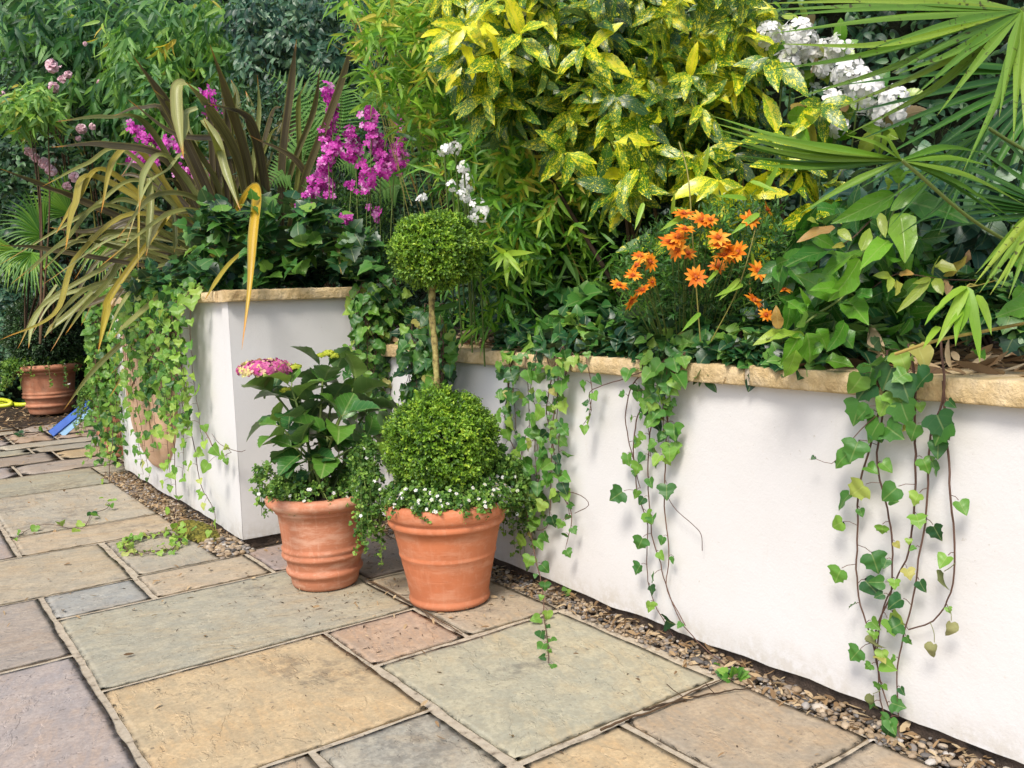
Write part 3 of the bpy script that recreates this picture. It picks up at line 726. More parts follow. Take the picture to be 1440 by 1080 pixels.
prof2 = [(.126, .003), (.1315, .006), (.1335, .014), (.132, .021), (.129, .026), (.130, .032), (.140, .085), (.151, .135), (.1555, .158), (.1585, .162), (.1595, .167), (.158, .172), (.159, .178), (.169, .225), (.1775, .262),
         (.187, .262), (.191, .269), (.191, .279), (.186, .285), (.188, .290), (.196, .295), (.199, .303), (.200, .316), (.1995, .330), (.195, .338), (.187, .341)]
pot1 = pot('terracotta_pot', POT1, prof1, M_POT1, 'pale chalky terracotta pot with two raised rings near its base holding the hydrangea')
pot2 = pot('terracotta_pot', POT2, prof2, M_POT2, 'bright orange terracotta pot with one thin ring holding the double box topiary')
P3 = onZ(72, 584); P3 = P3 + nrm(np.array([P3[0], P3[1], 0])) * .22
P3[2] = 0
d3 = (P3 - CC) @ CF
s3 = 90 / FPX * d3 / 2 / .1925
prof3 = [(r * s3, z * s3 * .90) for r, z in prof1]
pot3 = pot('terracotta_pot', P3, prof3, M_POT3, 'weathered terracotta pot with a box ball far left by the dark shrubs')
P4 = onZ(174, 643); P4 = P4 + nrm(np.array([P4[0], P4[1], 0])) * .13; P4[2] = 0
s4 = 1.12
prof4 = [(r * s4 * .95, z * s4 * 1.2) for r, z in prof1]
pot4 = pot('terracotta_pot', P4, prof4, M_POT3, 'terracotta pot half hidden behind the end of the tall wall and the ivy')

# wall mask / plaque planter on the tall wall (pale terracotta half-pot)
cw = onX(222, 560, 1.17)
g = G(); NA, NB = 40, 36
top = onX(222, 455, 1.17)[2]; bot = onX(222, 657, 1.17)[2]
yc = .5 * (onX(190, 560, 1.17)[1] + onX(248, 560, 1.17)[1]); hw = abs(onX(188, 560, 1.17)[1] - onX(250, 560, 1.17)[1]) / 2
rows = []
for i in range(NA):
    t = i / (NA - 1); z = bot + (top - bot) * t
    wv = hw * (1 - (1 - min(t / .62, 1)) ** 2.2) ** .55 if t < .62 else hw
    dep = .095 * (wv / hw) ** .9
    row = []
    for j in range(NB):
        a = math.pi * j / (NB - 1)
        y = yc - math.cos(a) * max(wv, .002); x = 1.172 - math.sin(a) ** .8 * max(dep, .001) if j not in (0, NB - 1) else 1.172
        x -= (fbm(y * 12, z * 12, 3) * .012) * math.sin(a)
        row.append((x, y, z))
    rows.append(row)
# lip
last = rows[-1]
rows.append([(x - .012 * math.sin(math.pi * j / (NB - 1)), y, z + .006) for j, (x, y, z) in enumerate(last)])
rows.append([(x - .012 * math.sin(math.pi * j / (NB - 1)), y, z + .03) for j, (x, y, z) in enumerate(last)])
rows.append([(1.172 - (1.172 - x) * .82, yc + (y - yc) * .88, z + .03) for j, (x, y, z) in enumerate(last)])
rows.append([(1.172 - (1.172 - x) * .7, yc + (y - yc) * .8, z - .05) for j, (x, y, z) in enumerate(last)])
g.grid(np.array(rows)); wp = g.build('wall_planter', M_PLAQUE, loc=(1.17, yc, bot)); tag(wp, 'pale terracotta half-round wall planter hung on the tall wall behind the ivy', 'wall planter')

# ------------------------------------------------------------------ box topiary
def ball(g, c, R, n, L, seed, squash=(1, 1, .95), mask=None):
    d = nrm(rng.normal(size=(n, 3)))
    bump_ = 1 + .05 * np.sin(d[:, 0] * 7 + seed) * np.sin(d[:, 1] * 6 + seed * 2) + .04 * np.sin(d[:, 2] * 9 + seed) + .03 * np.sin(d[:, 0] * 17 + d[:, 2] * 13)
    cl = np.sin(d[:, 0] * 23 + seed) * np.sin(d[:, 1] * 21 + seed * 3) * np.sin(d[:, 2] * 25 + 1)
    rr_ = R * bump_ * (1 - np.abs(rng.normal(size=n)) * .085 + .05 * cl + (rng.random(n) > .975) * rng.random(n) * .10)
    P = np.array(c) + d * rr_[:, None] * np.array(squash) - d * .02
    A = nrm(d + rv(n, .35) + UP * .25)
    rb = np.clip(.42 + .25 * cl + .25 * (rng.random(n) - .5) + .38 * np.sin(d[:, 0] * 9 + seed) * np.sin(d[:, 1] * 8) * .5 + (rng.random(n) > .75) * .3, 0, 1)
    if mask is not None:
        P, A, rb = P[mask(d)], A[mask(d)], rb[mask(d)]
    twigs(g, P, A, L * 1.6, 6, T_TINY, L, L * .55, .75, .05, .3, .3, rb, .14, .5, .4, .3)
top1 = thing('box_topiary', tuple(POT2 + [0, 0, .31]), 'clipped box topiary with a round ball on a bare stem above a larger ball', 'topiary')
UB = at(613, 353, 0); 
dU = (POT2 - CC) @ CF
UBc = at(613, 353, dU * .985); LBc = at(622, 622, dU * .985)
RU = 66 / FPX * dU; RL = 80 / FPX * dU
g = G(); ball(g, UBc, RU, 4200, .0145, 1, (1.02, 1.02, .82)); g.build('upper_ball', M_BOX, top1)
g = G(); ball(g, LBc, RL, 5200, .0150, 5, (1, 1, .92)); g.build('lower_ball', M_BOX, top1)
g = G(); d = IV; 
for c_, R_ in ((UBc, RU), (LBc, RL)):
    g = G(); blobs(g, np.array([c_]), np.array([R_ * .80]), (1, 1, .85), .05); g.build('dark_inner_core', M_CORE, top1)  # solid ball behind the leaves, its dark colour stands for inner shade
st0 = LBc + [0, 0, RL * .5]; st1 = at(606, 408, dU * .985); st2 = UBc
pth = sm([st0, at(615, 548, dU * .985), at(612, 490, dU * .985), at(607, 430, dU * .985), st2], 30)
g = G(); g.tube(pth, .0105 + .0015 * np.sin(np.arange(30) * 1.7), 10); 
M_BARK = simplemat('lichen_bark', [(.35, (.09, .07, .03)), (.5, (.26, .21, .07)), (.65, (.36, .32, .12))], 55, .9, .9, 90, .004)
g.build('trunk', M_BARK, top1)
# a few twigs under the upper ball
g = G()
for i in range(14):
    a = random.random() * 6.28; q = UBc + np.array([math.cos(a) * RU * .6, math.sin(a) * RU * .6, -RU * .45]); g.tube(sm([UBc - [0, 0, RU * .75], .5 * (UBc + q) - [0, 0, .03], q], 6), .0025, 4)
g.build('branch', M_TWIG, top1)

# box ball in far pot
bb = thing('box_ball', tuple(P3 + [0, 0, .4]), 'dark clipped box ball growing in the far left pot', 'topiary')
cb = P3 + np.array([0, 0, prof3[-1][1] + .27])
g = G(); ball(g, cb, .33, 3000, .028, 9, (1, 1, 1.15)); g.build('foliage', M_BOXD, bb)
g = G(); blobs(g, np.array([cb]), np.array([.26]), (1, 1, 1.15), .05); g.build('dark_inner_core', M_CORE, bb)  # same solid dark filler, inner shade painted as colour

# ------------------------------------------------------------------ bacopa (tiny leaves, white flowers) spilling over pot rims
def florets(g, P, N, s, npet=5, T=T_PETAL, wf=.75, lift=.35, rnd=None):
    n = len(P); N = nrm(N); u = nrm(np.cross(N, rv(n))); v = np.cross(N, u); ph = rng.random(n) * 6.28
    rb = rng.random(n) if rnd is None else rnd
    s = np.broadcast_to(np.asarray(s, float), (n,))
    for k in range(npet):
        a = ph + k * 2 * math.pi / npet
        D = np.cos(a)[:, None] * u + np.sin(a)[:, None] * v + N * lift
        g.leaves(T, P, D, N, s, s * wf, .5, .1, np.clip(rb + rng.normal(size=n) * .16, 0, 1))
def bacopa(name, c, R, H, n, label, sweep, nfl, reach=1.0, zdrop=(.04, .16), scale=1.0):
    t = thing(name, (c[0], c[1], H), label, 'trailing plant', 'white-flowered trailing bacopa')
    gl = G(); gs = G(); gf = G(); FP = []; FN = []
    LP = []; LA = []
    for i in range(n):
        a = random.choice(sweep); a = random.uniform(a[0], a[1])
        d = np.array([math.cos(a), math.sin(a), 0]); r0 = R * random.uniform(.2, .8); out = R * random.uniform(.95, 1.18) * reach; dz = random.uniform(*zdrop) if random.random() < .45 else random.uniform(-.02, .03)
        sidev = np.array([-d[1], d[0], 0]) * random.uniform(-.05, .05)
        p = [c + d * r0 + [0, 0, H - .02], c + d * (r0 + out) / 2 + [0, 0, H + random.uniform(.01, .06)], c + d * out + sidev * .6 + [0, 0, H + random.uniform(-.005, .03)], c + d * (out + abs(dz) * .35) + sidev + [0, 0, H - dz]]
        pp = sm(p, 12); gs.tube(pp, .0011 * scale, 3, random.random(), False)
        for q in range(3, 12):
            for _ in range(2):
                LP.append(pp[q] + rng.normal(size=3) * .008 * scale); LA.append(d * .5 + UP * .5 + rng.normal(size=3) * .5)
        if random.random() < nfl:
            q = random.randint(5, 11); FP.append(pp[q] + d * .018 + UP * .014); FN.append(d * .8 + UP * .7 + rng.normal(size=3) * .3)
            if random.random() < .6: q = random.randint(5, 11); FP.append(pp[q] + d * .018 + UP * .014); FN.append(d * .8 + UP * .7 + rng.normal(size=3) * .3)
    twigs(gl, np.array(LP), np.array(LA), .014 * scale, 4, T_ROUND, .0115 * scale, .0105 * scale, 1.0, .05, .3, .2, None, .1, .5, .3)
    gs.build('trailing_stem', M_STEMG, t); gl.build('foliage', M_BACOPA, t)
    florets(gf, np.array(FP), np.array(FN), .0064 * scale, 5, wf=.8); tag(gf.build('flowers', M_WHITE, t), kind='stuff')
    gy = G(); blobs(gy, np.array(FP) + nrm(np.array(FN)) * .0012, np.full(len(FP), .0012 * scale), (1, 1, 1), 0); tag(gy.build('flower_centres', M_YEL, t), kind='stuff')
    return t
full = [(0, 6.283)]
angc = math.atan2(-POT2[1], -POT2[0])   # towards the camera
bacopa('trailing_bacopa', POT2, .175, .348, 280, 'white-flowered bacopa spilling over the orange pot under the box ball', full + [(angc - 2.4, angc + 2.4)] + [(-1.2, .3)] * 2 , .7, .93, (.0, .04))
angc = math.atan2(-POT1[1], -POT1[0])
bacopa('trailing_bacopa', POT1, .150, .328, 190, 'bacopa trailing round the hydrangea over the chalky pot rim', full + [(angc - 2.6, angc - 1.2)] + [(-.9, .6)] * 2, .4, .93, (.01, .04))
# two long cascades: right of the orange pot and between the pots
def cascade(parent, starts, ends, n, scale=1.0, nfl=.3, spread=.05):
    gl = G(); gs = G(); LP = []; LA = []; FP = []; FN = []
    for i in range(n):
        a = starts + rng.normal(size=3) * spread * .5; b_ = ends + rng.normal(size=3) * spread * np.array([1, 1, 1.6])
        m = (a + b_) / 2 + np.array([(b_ - a)[0] * .3, (b_ - a)[1] * .3, .05 + random.random() * .02])
        pp = sm([a, m, b_], 14); gs.tube(pp, .0011, 3, random.random(), False)
        for q in range(2, 14):
            for _ in range(2): LP.append(pp[q] + rng.normal(size=3) * .010); LA.append(TOCAM * .4 + UP * .3 + rng.normal(size=3) * .6)
        if random.random() < nfl * 2: FP.append(pp[random.randint(5, 13)] + TOCAM * .012); FN.append(TOCAM + UP * .6 + rng.normal(size=3) * .3)
    twigs(gl, np.array(LP), np.array(LA), .014, 4, T_ROUND, .0115, .0105, 1.0, .08, .3, .2, None, .1, .5, .3)
    a = gl.build('foliage', M_BACOPA, parent); b_ = gs.build('trailing_stem', M_STEMG, parent)
    if FP:
        gf = G(); florets(gf, np.array(FP), np.array(FN), .0064, 5, wf=.8); tag(gf.build('flowers', M_WHITE, parent), kind='stuff')
bac2 = bpy.data.objects['trailing_bacopa']; bac1 = bpy.data.objects['trailing_bacopa.001']
cascade(bac2, at(695, 690, dU + .05), at(735, 735, dU + .12), 34, spread=.045)
cascade(bac2, at(700, 670, dU + .0), at(715, 700, dU + .02), 26, spread=.035)
cascade(bac1, at(515, 660, 3.0), at(518, 750, 2.92), 22, spread=.024, nfl=.12)
cascade(bac1, at(515, 640, 3.02), at(515, 690, 2.95), 14, spread=.026, nfl=.2)
cascade(bac1, at(385, 670, 2.95), at(366, 705, 2.85), 5, spread=.020, nfl=.1)

# ------------------------------------------------------------------ hydrangea
hyd = thing('hydrangea', tuple(POT1 + [0, 0, .3]), 'dark-leaved hydrangea with one pink and yellow mophead in the chalky pot', 'hydrangea')
dH = (POT1 - CC) @ CF
stems = [((372, 535), .0, 1.0), ((410, 545), -.08, .9), ((455, 520), .0, 1), ((500, 540), .05, 1), ((520, 570), .12, .9), ((395, 600), -.12, .8), ((430, 560), .10, .9), ((480, 585), -.15, .9), ((470, 530), .15, 1.0), ((512, 620), -.08, .8), ((418, 632), -.14, .7), ((545, 600), .10, .8)]
gs = G(); gl = G()
for (px, py), dd, sc_ in stems:
    tip = at(px, py, dH + dd); b0 = POT1 + np.array([rng.normal() * .03, rng.normal() * .03, .30])
    m1 = b0 * .5 + tip * .5 + np.array([0, 0, .02]) + (b0 - tip) * np.array([.15, .15, 0])
    pp = sm([b0, m1, tip], 16); gs.tube(pp, np.linspace(.0055, .0038, 16), 7, .3 + random.random() * .5)
    ax = nrm(np.gradient(pp, axis=0))
    nodes = [7, 10, 13, 15]
    ph = random.random() * 3.14
    for k, nd_ in enumerate(nodes[:3] if (px, py) == (372, 535) else nodes):
        A = ax[nd_]; u = nrm(np.cross(A, [.3, .9, .1])); v = np.cross(A, u)
        for sgn in (0, math.pi):
            a = ph + k * math.pi / 2 + sgn + random.uniform(-.2, .2)
            pd = math.cos(a) * u + math.sin(a) * v
            elev = [.3, .5, .65, .95][k]
            D = nrm(pd + A * elev); Ls = [.145, .165, .16, .12][k] * sc_ * random.uniform(.85, 1.1)
            pet = pp[nd_] + D * .022; gs.tube(np.array([pp[nd_], pp[nd_] + D * .011, pet]), .002, 4, .8)
            N = nrm(A - pd * elev + UP * .7 + rng.normal(size=3) * .15)
            gl.leaves(T_TOOTH, [pet], [D], [N], Ls, Ls * .72, random.uniform(.3, 1.1), random.uniform(.25, .55), np.array([np.clip(random.random() * .7 + k * .08, 0, 1)]), .12)
gs.build('stem', M_STEMG, hyd); gl.build('foliage', M_HYD, hyd)
def mophead(name, parent, c, R, n, s, mat, sq=(1, 1, .55), rndf=None, npet=4):
    g = G(); d = nrm(rng.normal(size=(n, 3))); d[:, 2] = np.abs(d[:, 2]) * 1.0 - .15; d = nrm(d)
    P = c + d * np.array(sq) * R * (1 + rng.normal(size=(n, 1)) * .05)
    florets(g, P, d + rv(n, .25), s, npet, T_PETAL, .95, .15, rndf)
    o = g.build(name, mat, parent)
    if sq[2] < .9:
        gg = G()
        for q in P[::3]: gg.tube(np.array([c - [0, 0, R * .7], (c + q) / 2, q]), .0012, 3, .8, False)
        gg.build('flower_stalk', M_STEMG, o)
    return o
hc = at(371, 521, dH - .06)
gs2 = G(); gs2.tube(sm([at(372, 560, dH), hc - [0, 0, .01]], 5), .004, 6); gs2.build('stem', M_STEMG, hyd)
rf = rng.random(250); rf = np.where(rf < .62, rf * .7, rf)
mophead('flower_head', hyd, hc, .086, 250, .0130, M_HPINK, (1.02, 1.02, .42), rf)
for (px, py, R_) in [(414, 517, .020), (452, 500, .013), (462, 497, .018), (470, 501, .015), (404, 550, .022)]:
    mophead('flower_bud', hyd, at(px, py, dH - .02), R_, 60, .006, M_HBUD, (1.2, 1.2, .6))

# ------------------------------------------------------------------ ivy
def resample(P, step):
    d = np.concatenate([[0], np.cumsum(np.linalg.norm(np.diff(P, axis=0), axis=1))])
    n = max(2, int(d[-1] / step)); s = np.linspace(0, d[-1], n)
    return np.stack([np.interp(s, d, P[:, i]) for i in range(3)], -1)
def ivy_strand(gs, gl, pts, out, size=.055, step=.05, rb=.5, r=.0022, start=0.0, sway=.008, dens=1.0, jitter=.42):
    P = sm(pts, 40); P = resample(P, .02)
    n = len(P); P = P + np.stack([fbm(np.arange(n) * .25, np.full(n, random.random() * 90), 3 + i) for i in range(3)], -1) * sway * 2
    rad = np.linspace(r, r * .55, n)
    gs.tube(P, rad, 6, random.random())
    Q = resample(P, step); T = nrm(np.gradient(Q, axis=0)); out = nrm(np.array(out, float))
    B = []; D = []; N = []; L = []; R_ = []
    for i, (q, t) in enumerate(zip(Q, T)):
        if i / len(Q) < start or random.random() > dens: continue
        sd = np.cross(t, out); sd = sd / max(np.linalg.norm(sd), 1e-6) * (1 if i % 2 else -1)
        s = size * random.choice([random.uniform(.4, .8), random.uniform(.8, 1.35), random.uniform(.8, 1.2)]) * (1 - .35 * i / len(Q))
        pl = s * random.uniform(.3, .8)
        pd = nrm(sd * random.uniform(.4, 1) + out * random.uniform(.3, .9) + t * random.uniform(-.2, .6) + UP * random.uniform(-.1, .5))
        b_ = q + pd * pl
        gs.tube(np.array([q, q + pd * pl * .6 + UP * .003, b_]), .0009, 3, .6, False)
        B.append(b_); D.append(nrm(pd * .45 + np.array([0, 0, -1.0]) * random.uniform(.3, 1.2) + sd * random.uniform(-.2, .5) + rng.normal(size=3) * .2)); N.append(out + UP * random.uniform(0, .9) + rng.normal(size=3) * jitter)
        L.append(s); R_.append(np.clip(rb + rng.normal() * .22, 0, 1))
    if not B: return
    B = np.array(B); D = np.array(D); N = np.array(N); L = np.array(L); R_ = np.array(R_)
    m = rng.random(len(B)) < .55
    for T_, mm in ((T_IVY, m), (T_IVY2, ~m)):
        if mm.any(): gl.leaves(T_, B[mm], D[mm], N[mm], L[mm], L[mm] * .95, rng.uniform(.1, .7, mm.sum()), rng.uniform(.05, .5, mm.sum()), R_[mm], .16)
IVG = 'ivy trailing over the white walls'
def ivy_thing(label, loc, mats=M_IVY, group=IVG):
    t = thing('trailing_ivy', loc, label, 'ivy', group); return t, G(), G()
# A: right-hand sparse clump
def c7(x, y): return (1100 + x / 1.8, 480 + y / 1.8)
t, gs, gl = ivy_thing('long sparse ivy strands hanging down the low wall at the far right to the gravel', tuple(onX(1270, 500, 1.8)))
A_str = [[(250, 30), (240, 90), (245, 170), (200, 330), (190, 450), (190, 600), (215, 720), (235, 800), (260, 900), (330, 1075)],
         [(265, 20), (260, 100), (240, 300), (265, 420), (280, 520), (275, 640), (240, 720), (240, 800), (250, 900), (270, 960)],
         [(320, 10), (330, 80), (335, 300), (335, 420), (320, 540), (290, 600), (250, 700), (238, 800)],
         [(400, -20), (410, 120), (375, 230), (365, 370), (350, 520), (320, 690), (290, 820), (290, 950)],
         [(405, 100), (415, 230), (430, 400), (440, 540), (420, 650), (380, 710), (320, 735)]]
for k, pl in enumerate(A_str):
    pts = [onX(*c7(x, y), 1.772 - (.025 if y < 130 else .012) - (.03 if y > 1000 else 0)) for x, y in pl]
    ivy_strand(gs, gl, pts, (-1, -.25, .1), [.049, .049, .047, .048, .044][k], [.042, .040, .052, .060, .085][k], .50 + .06 * (k % 3), .0028, 0 if k < 3 else .05)
ivy_strand(gs, gl, [onX(*c7(235, 190), 1.745), onX(*c7(170, 255), 1.74), onX(*c7(130, 310), 1.745), onX(*c7(90, 300), 1.75)], (-1, 0, .1), .03, .05, .5, .0012, .4)
for (x, y) in [(230, 100), (300, 90), (280, 60), (230, 60), (200, 150), (390, 180), (420, 200), (300, 150), (250, 200)]:
    p = onX(*c7(x, y), 1.74); gl.leaves(T_IVY, [p], [[-.2, rng.normal() * .4, -1]], [[-1, rng.normal() * .3, .5]], .062, .06, .3, .2, np.array([random.uniform(.2, .7)]))
gs.build('stem', M_STEM, t); gl.build('foliage', M_IVY, t)
# withered leaves on it
M_WITH = rndmat('withered_leaf', [(0, (.14, .17, .06)), (1, (.34, .34, .15))], .8, .2, .5)
for (x, y, x0, y0) in [(410, 600, 438, 560), (428, 725, 418, 668), (385, 780, 375, 712), (230, 910, 250, 880), (225, 760, 222, 735)]:
    g = G(); p = onX(*c7(x, y - 18), 1.745); g.leaves(T_IVY2, [p], [[-.3, rng.normal() * .3, -1]], [[-.6, rng.normal() * .8, .3]], .044, .026, 1.2, 1.1, np.array([random.random()]), .3)
    g.tube(sm([onX(*c7(x0, y0), 1.757), onX(*c7((x + x0) / 2 + 4, (y + y0 - 18) / 2), 1.748), p], 8), .0008, 4)
    o = g.build('withered_leaf', M_WITH, t); o['label'] = 'curled withered grey-green leaf'
# B: middle clump
def c6(x, y): return (700 + x / 3.6, 480 + y / 3.6)
t, gs, gl = ivy_thing('ivy clump left of the coping joint with thin bare strands reaching the gravel', tuple(onX(930, 510, 1.8)))
B_str = [[c6(930, 60), c6(880, 140), c6(730, 340), c6(690, 480), c6(690, 600), c6(700, 750), c6(750, 900), c6(760, 990), (912, 800), (920, 850), (945, 893)],
         [c6(950, 60), c6(900, 130), c6(800, 330), c6(770, 500), c6(765, 700), c6(770, 850), (921, 770), (930, 800), (955, 870), (1005, 925), (1035, 945)],
         [c6(900, 150), c6(860, 330), c6(850, 600), c6(845, 850), (941, 780), (938, 830), (965, 880)],
         [c6(870, 80), c6(700, 200), c6(650, 330), c6(655, 480), c6(720, 740)]]
for k, pl in enumerate(B_str):
    pts = [onX(x, y, 1.745 if y < 530 else (1.765 if y < 900 else 1.75)) for x, y in pl]
    ivy_strand(gs, gl, pts, (-1, -.25, .1), .050, .050 if k < 3 else .04, .55, .0024, 0, dens=.75)
for k in range(5):
    y0 = rng.uniform(885, 955); pts = [onX(y0, 500, 1.80), onX(y0 - 5, 515, 1.735), onX(y0 + rng.uniform(-15, 8), 555, 1.75), onX(y0 + rng.uniform(-25, 8), rng.uniform(580, 640), 1.765)]
    ivy_strand(gs, gl, pts, (-1, -.3, .2), .052, .028, .5, .0018)
ivy_strand(gs, gl, [onX(*c6(800, 130), 1.75), onX(*c6(700, 170), 1.73), onX(*c6(560, 220), 1.71), onX(*c6(468, 260), 1.71), onX(*c6(475, 350), 1.73), onX(*c6(440, 415), 1.74)], (-1, -.2, .2), .040, .05, .75, .0018, 0, dens=.6)
gs.tube(sm([onX(*c6(850, 770), 1.76), onX(*c6(900, 850), 1.755), onX(*c6(990, 930), 1.76), onX(*c6(1030, 980), 1.765), onX(*c6(1035, 1060), 1.77)], 16), .0010, 4)
gs.build('stem', M_STEM, t); gl.build('foliage', M_IVY, t)
# C: clump beside the topiary, one strand reaching the patio
t, gs, gl = ivy_thing('ivy clump right of the topiary pot with one strand trailing onto the paving', tuple(onX(760, 500, 1.8)))
C_str = [[c6(90, 40, ), c6(60, 180), c6(35, 400), c6(60, 500), c6(130, 610), c6(200, 690)],
         [c6(330, 20), c6(290, 110), c6(250, 350), c6(275, 500), c6(270, 700), c6(250, 930), c6(170, 960)],
         [c6(300, 60), c6(300, 250), c6(280, 430), c6(290, 600), c6(310, 750), c6(370, 880), c6(350, 1030)],
         [c6(380, 60), c6(330, 200), c6(300, 350), c6(300, 470)],
         [c6(60, 120), c6(50, 250), c6(60, 380), c6(90, 470)]]
for k, pl in enumerate(C_str):
    pts = [onX(x, y, 1.735 if y < 530 else 1.755) for x, y in pl]
    ivy_strand(gs, gl, pts, (-1, -.35, .1), .054, .034, .52, .0024)
for k in range(6):
    y0 = rng.uniform(690, 830); pts = [onX(y0, 490, 1.80), onX(y0 - 3, 505, 1.735), onX(y0 + rng.uniform(-12, 12), 545, 1.75), onX(y0 + rng.uniform(-20, 12), rng.uniform(560, 610), 1.76)]
    ivy_strand(gs, gl, pts, (-1, -.35, .2), .048, .030, .5, .0018)
pts = [onX(738, 690, 1.74), onX(745, 740, 1.74), onX(752, 780, 1.70), onX(761, 820, 1.65), onX(766, 870, 1.58)]; e = onZ(771, 932, .006); pts.append(e)
ivy_strand(gs, gl, pts, (-.6, -.8, .1), .050, .042, .6, .0022)
for k in range(5):
    y0 = rng.uniform(730, 790); pts = [onX(y0, 600, 1.745), onX(y0 + rng.uniform(-10, 10), 660, 1.75), onX(y0 + rng.uniform(-15, 15), rng.uniform(690, 740), 1.75)]
    ivy_strand(gs, gl, pts, (-1, -.35, .1), .052, .034, .55, .0016)
gs.tube(sm([onX(*c6(315, 750), 1.755), onX(*c6(420, 780), 1.74), onX(*c6(460, 830), 1.72), onX(*c6(390, 870), 1.75)], 10), .0013, 4)
gs.build('stem', M_STEM, t); gl.build('foliage', M_IVY, t)
# D: corner clump between the two walls
t, gs, gl = ivy_thing('dense curtain of small-leaved ivy filling the corner behind the topiary stem', (1.75, 3.5, 1.0))
for k in range(74):
    px = rng.uniform(503, 622); X_ = rng.uniform(1.52, 1.76) if px < 560 else rng.uniform(1.66, 1.76)
    ytop = rng.uniform(395, 430) if px < 560 else rng.uniform(430, 500); ybot = ytop + rng.uniform(90, 250)
    yl = 3.50 - rng.uniform(0, .12)
    f = (lambda x, y: onY(x, y, yl)) if px < 575 else (lambda x, y: onX(x, y, X_))
    pts = [f(px, ytop - 5), f(px + rng.uniform(-6, 6), ytop + 20), f(px + rng.uniform(-12, 12), (ytop + ybot) / 2), f(px + rng.uniform(-16, 16), ybot)]
    ivy_strand(gs, gl, pts, (-.5, -1, .3), .047, .030, rng.uniform(.25, .6), .0016)
for px in (497, 503):
    ivy_strand(gs, gl, [onY(px + 10, 405, 3.5), onY(px, 430, 3.51), onY(px - 3, 470, 3.53), onY(px + 8, 500, 3.53)], (-.3, -1, .2), .034, .06, .6, .0018)
gs.build('stem', M_STEM, t); gl.build('foliage', M_IVY, t)
# E: big curtain over the tall wall's side
t, gs, gl = ivy_thing('thick bright ivy curtain over the side of the tall wall above the moss', (1.2, 4.3, 1.0))
for k in range(52):
    Y0 = rng.uniform(3.86, 4.95); u_ = (Y0 - 3.86) / 1.09
    zl = rng.uniform(.10, .78) if rng.random() < .22 else rng.uniform(.42, .85)
    if Y0 < 4.0: zl = max(zl, .45)
    x = 1.10 - rng.uniform(0, .07)
    pts = [(1.22, Y0, 1.06), (1.13, Y0 + rng.normal() * .02, 1.055), (x, Y0 + rng.normal() * .03, .97), (x + .01, Y0 + rng.normal() * .05, (zl + 1) / 2), (x + .02, Y0 + rng.normal() * .07, zl)]
    ivy_strand(gs, gl, pts, (-1, -.55, .25), .056, .038, rng.uniform(.1, .65), .0018, 0)
for pl in [[(238, 560), (244, 620), (248, 680), (244, 738), (232, 760)], [(262, 560), (272, 620), (282, 680), (300, 715), (302, 745)], [(285, 600), (305, 640), (325, 635)]]:
    pts = [onX(x, y, 1.12 if y < 700 else 1.08) for x, y in pl]; ivy_strand(gs, gl, pts, (-1, -.5, .1), .054, .055, .75, .0022)
gs.tube(sm([onX(298, 610, 1.12), onX(310, 625, 1.1), onX(335, 635, 1.10), onX(345, 633, 1.09)], 10), .0012, 4)
gs.build('stem', M_STEM, t); gl.build('foliage', M_IVYL, t)
# F: far curtain at the end of the tall wall
t, gs, gl = ivy_thing('ivy curtain at the far end of the tall wall before the half-hidden pot', (1.15, 5.5, 1.0))
for k in range(44):
    px = rng.uniform(132, 182); yb = rng.uniform(520, 620) if rng.random() < .7 else rng.uniform(620, 665); dd = rng.uniform(5.15, 5.6)
    pts = [at(px + 14, 408, dd + .1), at(px + 4, 418, dd), at(px + rng.uniform(-5, 5), 470, dd), at(px + rng.uniform(-9, 9), (yb + 470) / 2, dd), at(px + rng.uniform(-10, 10), yb, dd)]
    ivy_strand(gs, gl, pts, (-.7, -.8, .25), .062, .042, rng.uniform(.15, .65), .0018)
ivy_strand(gs, gl, [at(160, 600, 5.2), at(155, 650, 5.1), at(152, 690, 5.0)] + [onZ(152, 712, .01), onZ(130, 722, .008), onZ(112, 744, .008), onZ(70, 738, .02), onZ(45, 742, .012), onZ(22, 758, .006)], (-.3, -.6, .9), .055, .10, .6, .0020)
gs.build('stem', M_STEM, t); gl.build('foliage', M_IVYL, t)
# G: cut coil of ivy lying on the paving
t, gs, gl = ivy_thing('small coil of ivy lying on the paving near the moss', tuple(onZ(215, 768)), group='')
cc_ = onZ(215, 768)
cp = []
for i in range(44):
    a = i * .42; r = .11 + .012 * math.sin(i * .9); cp.append((cc_[0] + math.cos(a) * r * .9, cc_[1] + math.sin(a) * r * 1.5, .012 + .006 * math.sin(i * 1.3)))
for q in range(0, 40, 14): ivy_strand(gs, gl, cp[q:q + 15], (-.2, -.3, 1), .036, .035, .75, .0022, 0, .003)
ivy_strand(gs, gl, [onZ(245, 770, .02), onX(252, 755, 1.0), onX(250, 735, 1.04)], (-.5, -.5, .6), .04, .05, .75)
gs.build('stem', M_STEM, t); gl.build('foliage', M_IVYL, t)
# H: far ivy sprigs on the paving
t, gs, gl = ivy_thing('short ivy runner lying on the paving near the blue blade', tuple(onZ(40, 610)), group='')
ivy_strand(gs, gl, [onZ(-10, 622, .01), onZ(20, 610, .02), onZ(45, 611, .03), onZ(75, 603, .01)], (-.2, -.6, 1), .10, .22, .35, .004, .2, jitter=.1)
gs.build('stem', M_STEM, t); gl.build('foliage', M_IVY, t)
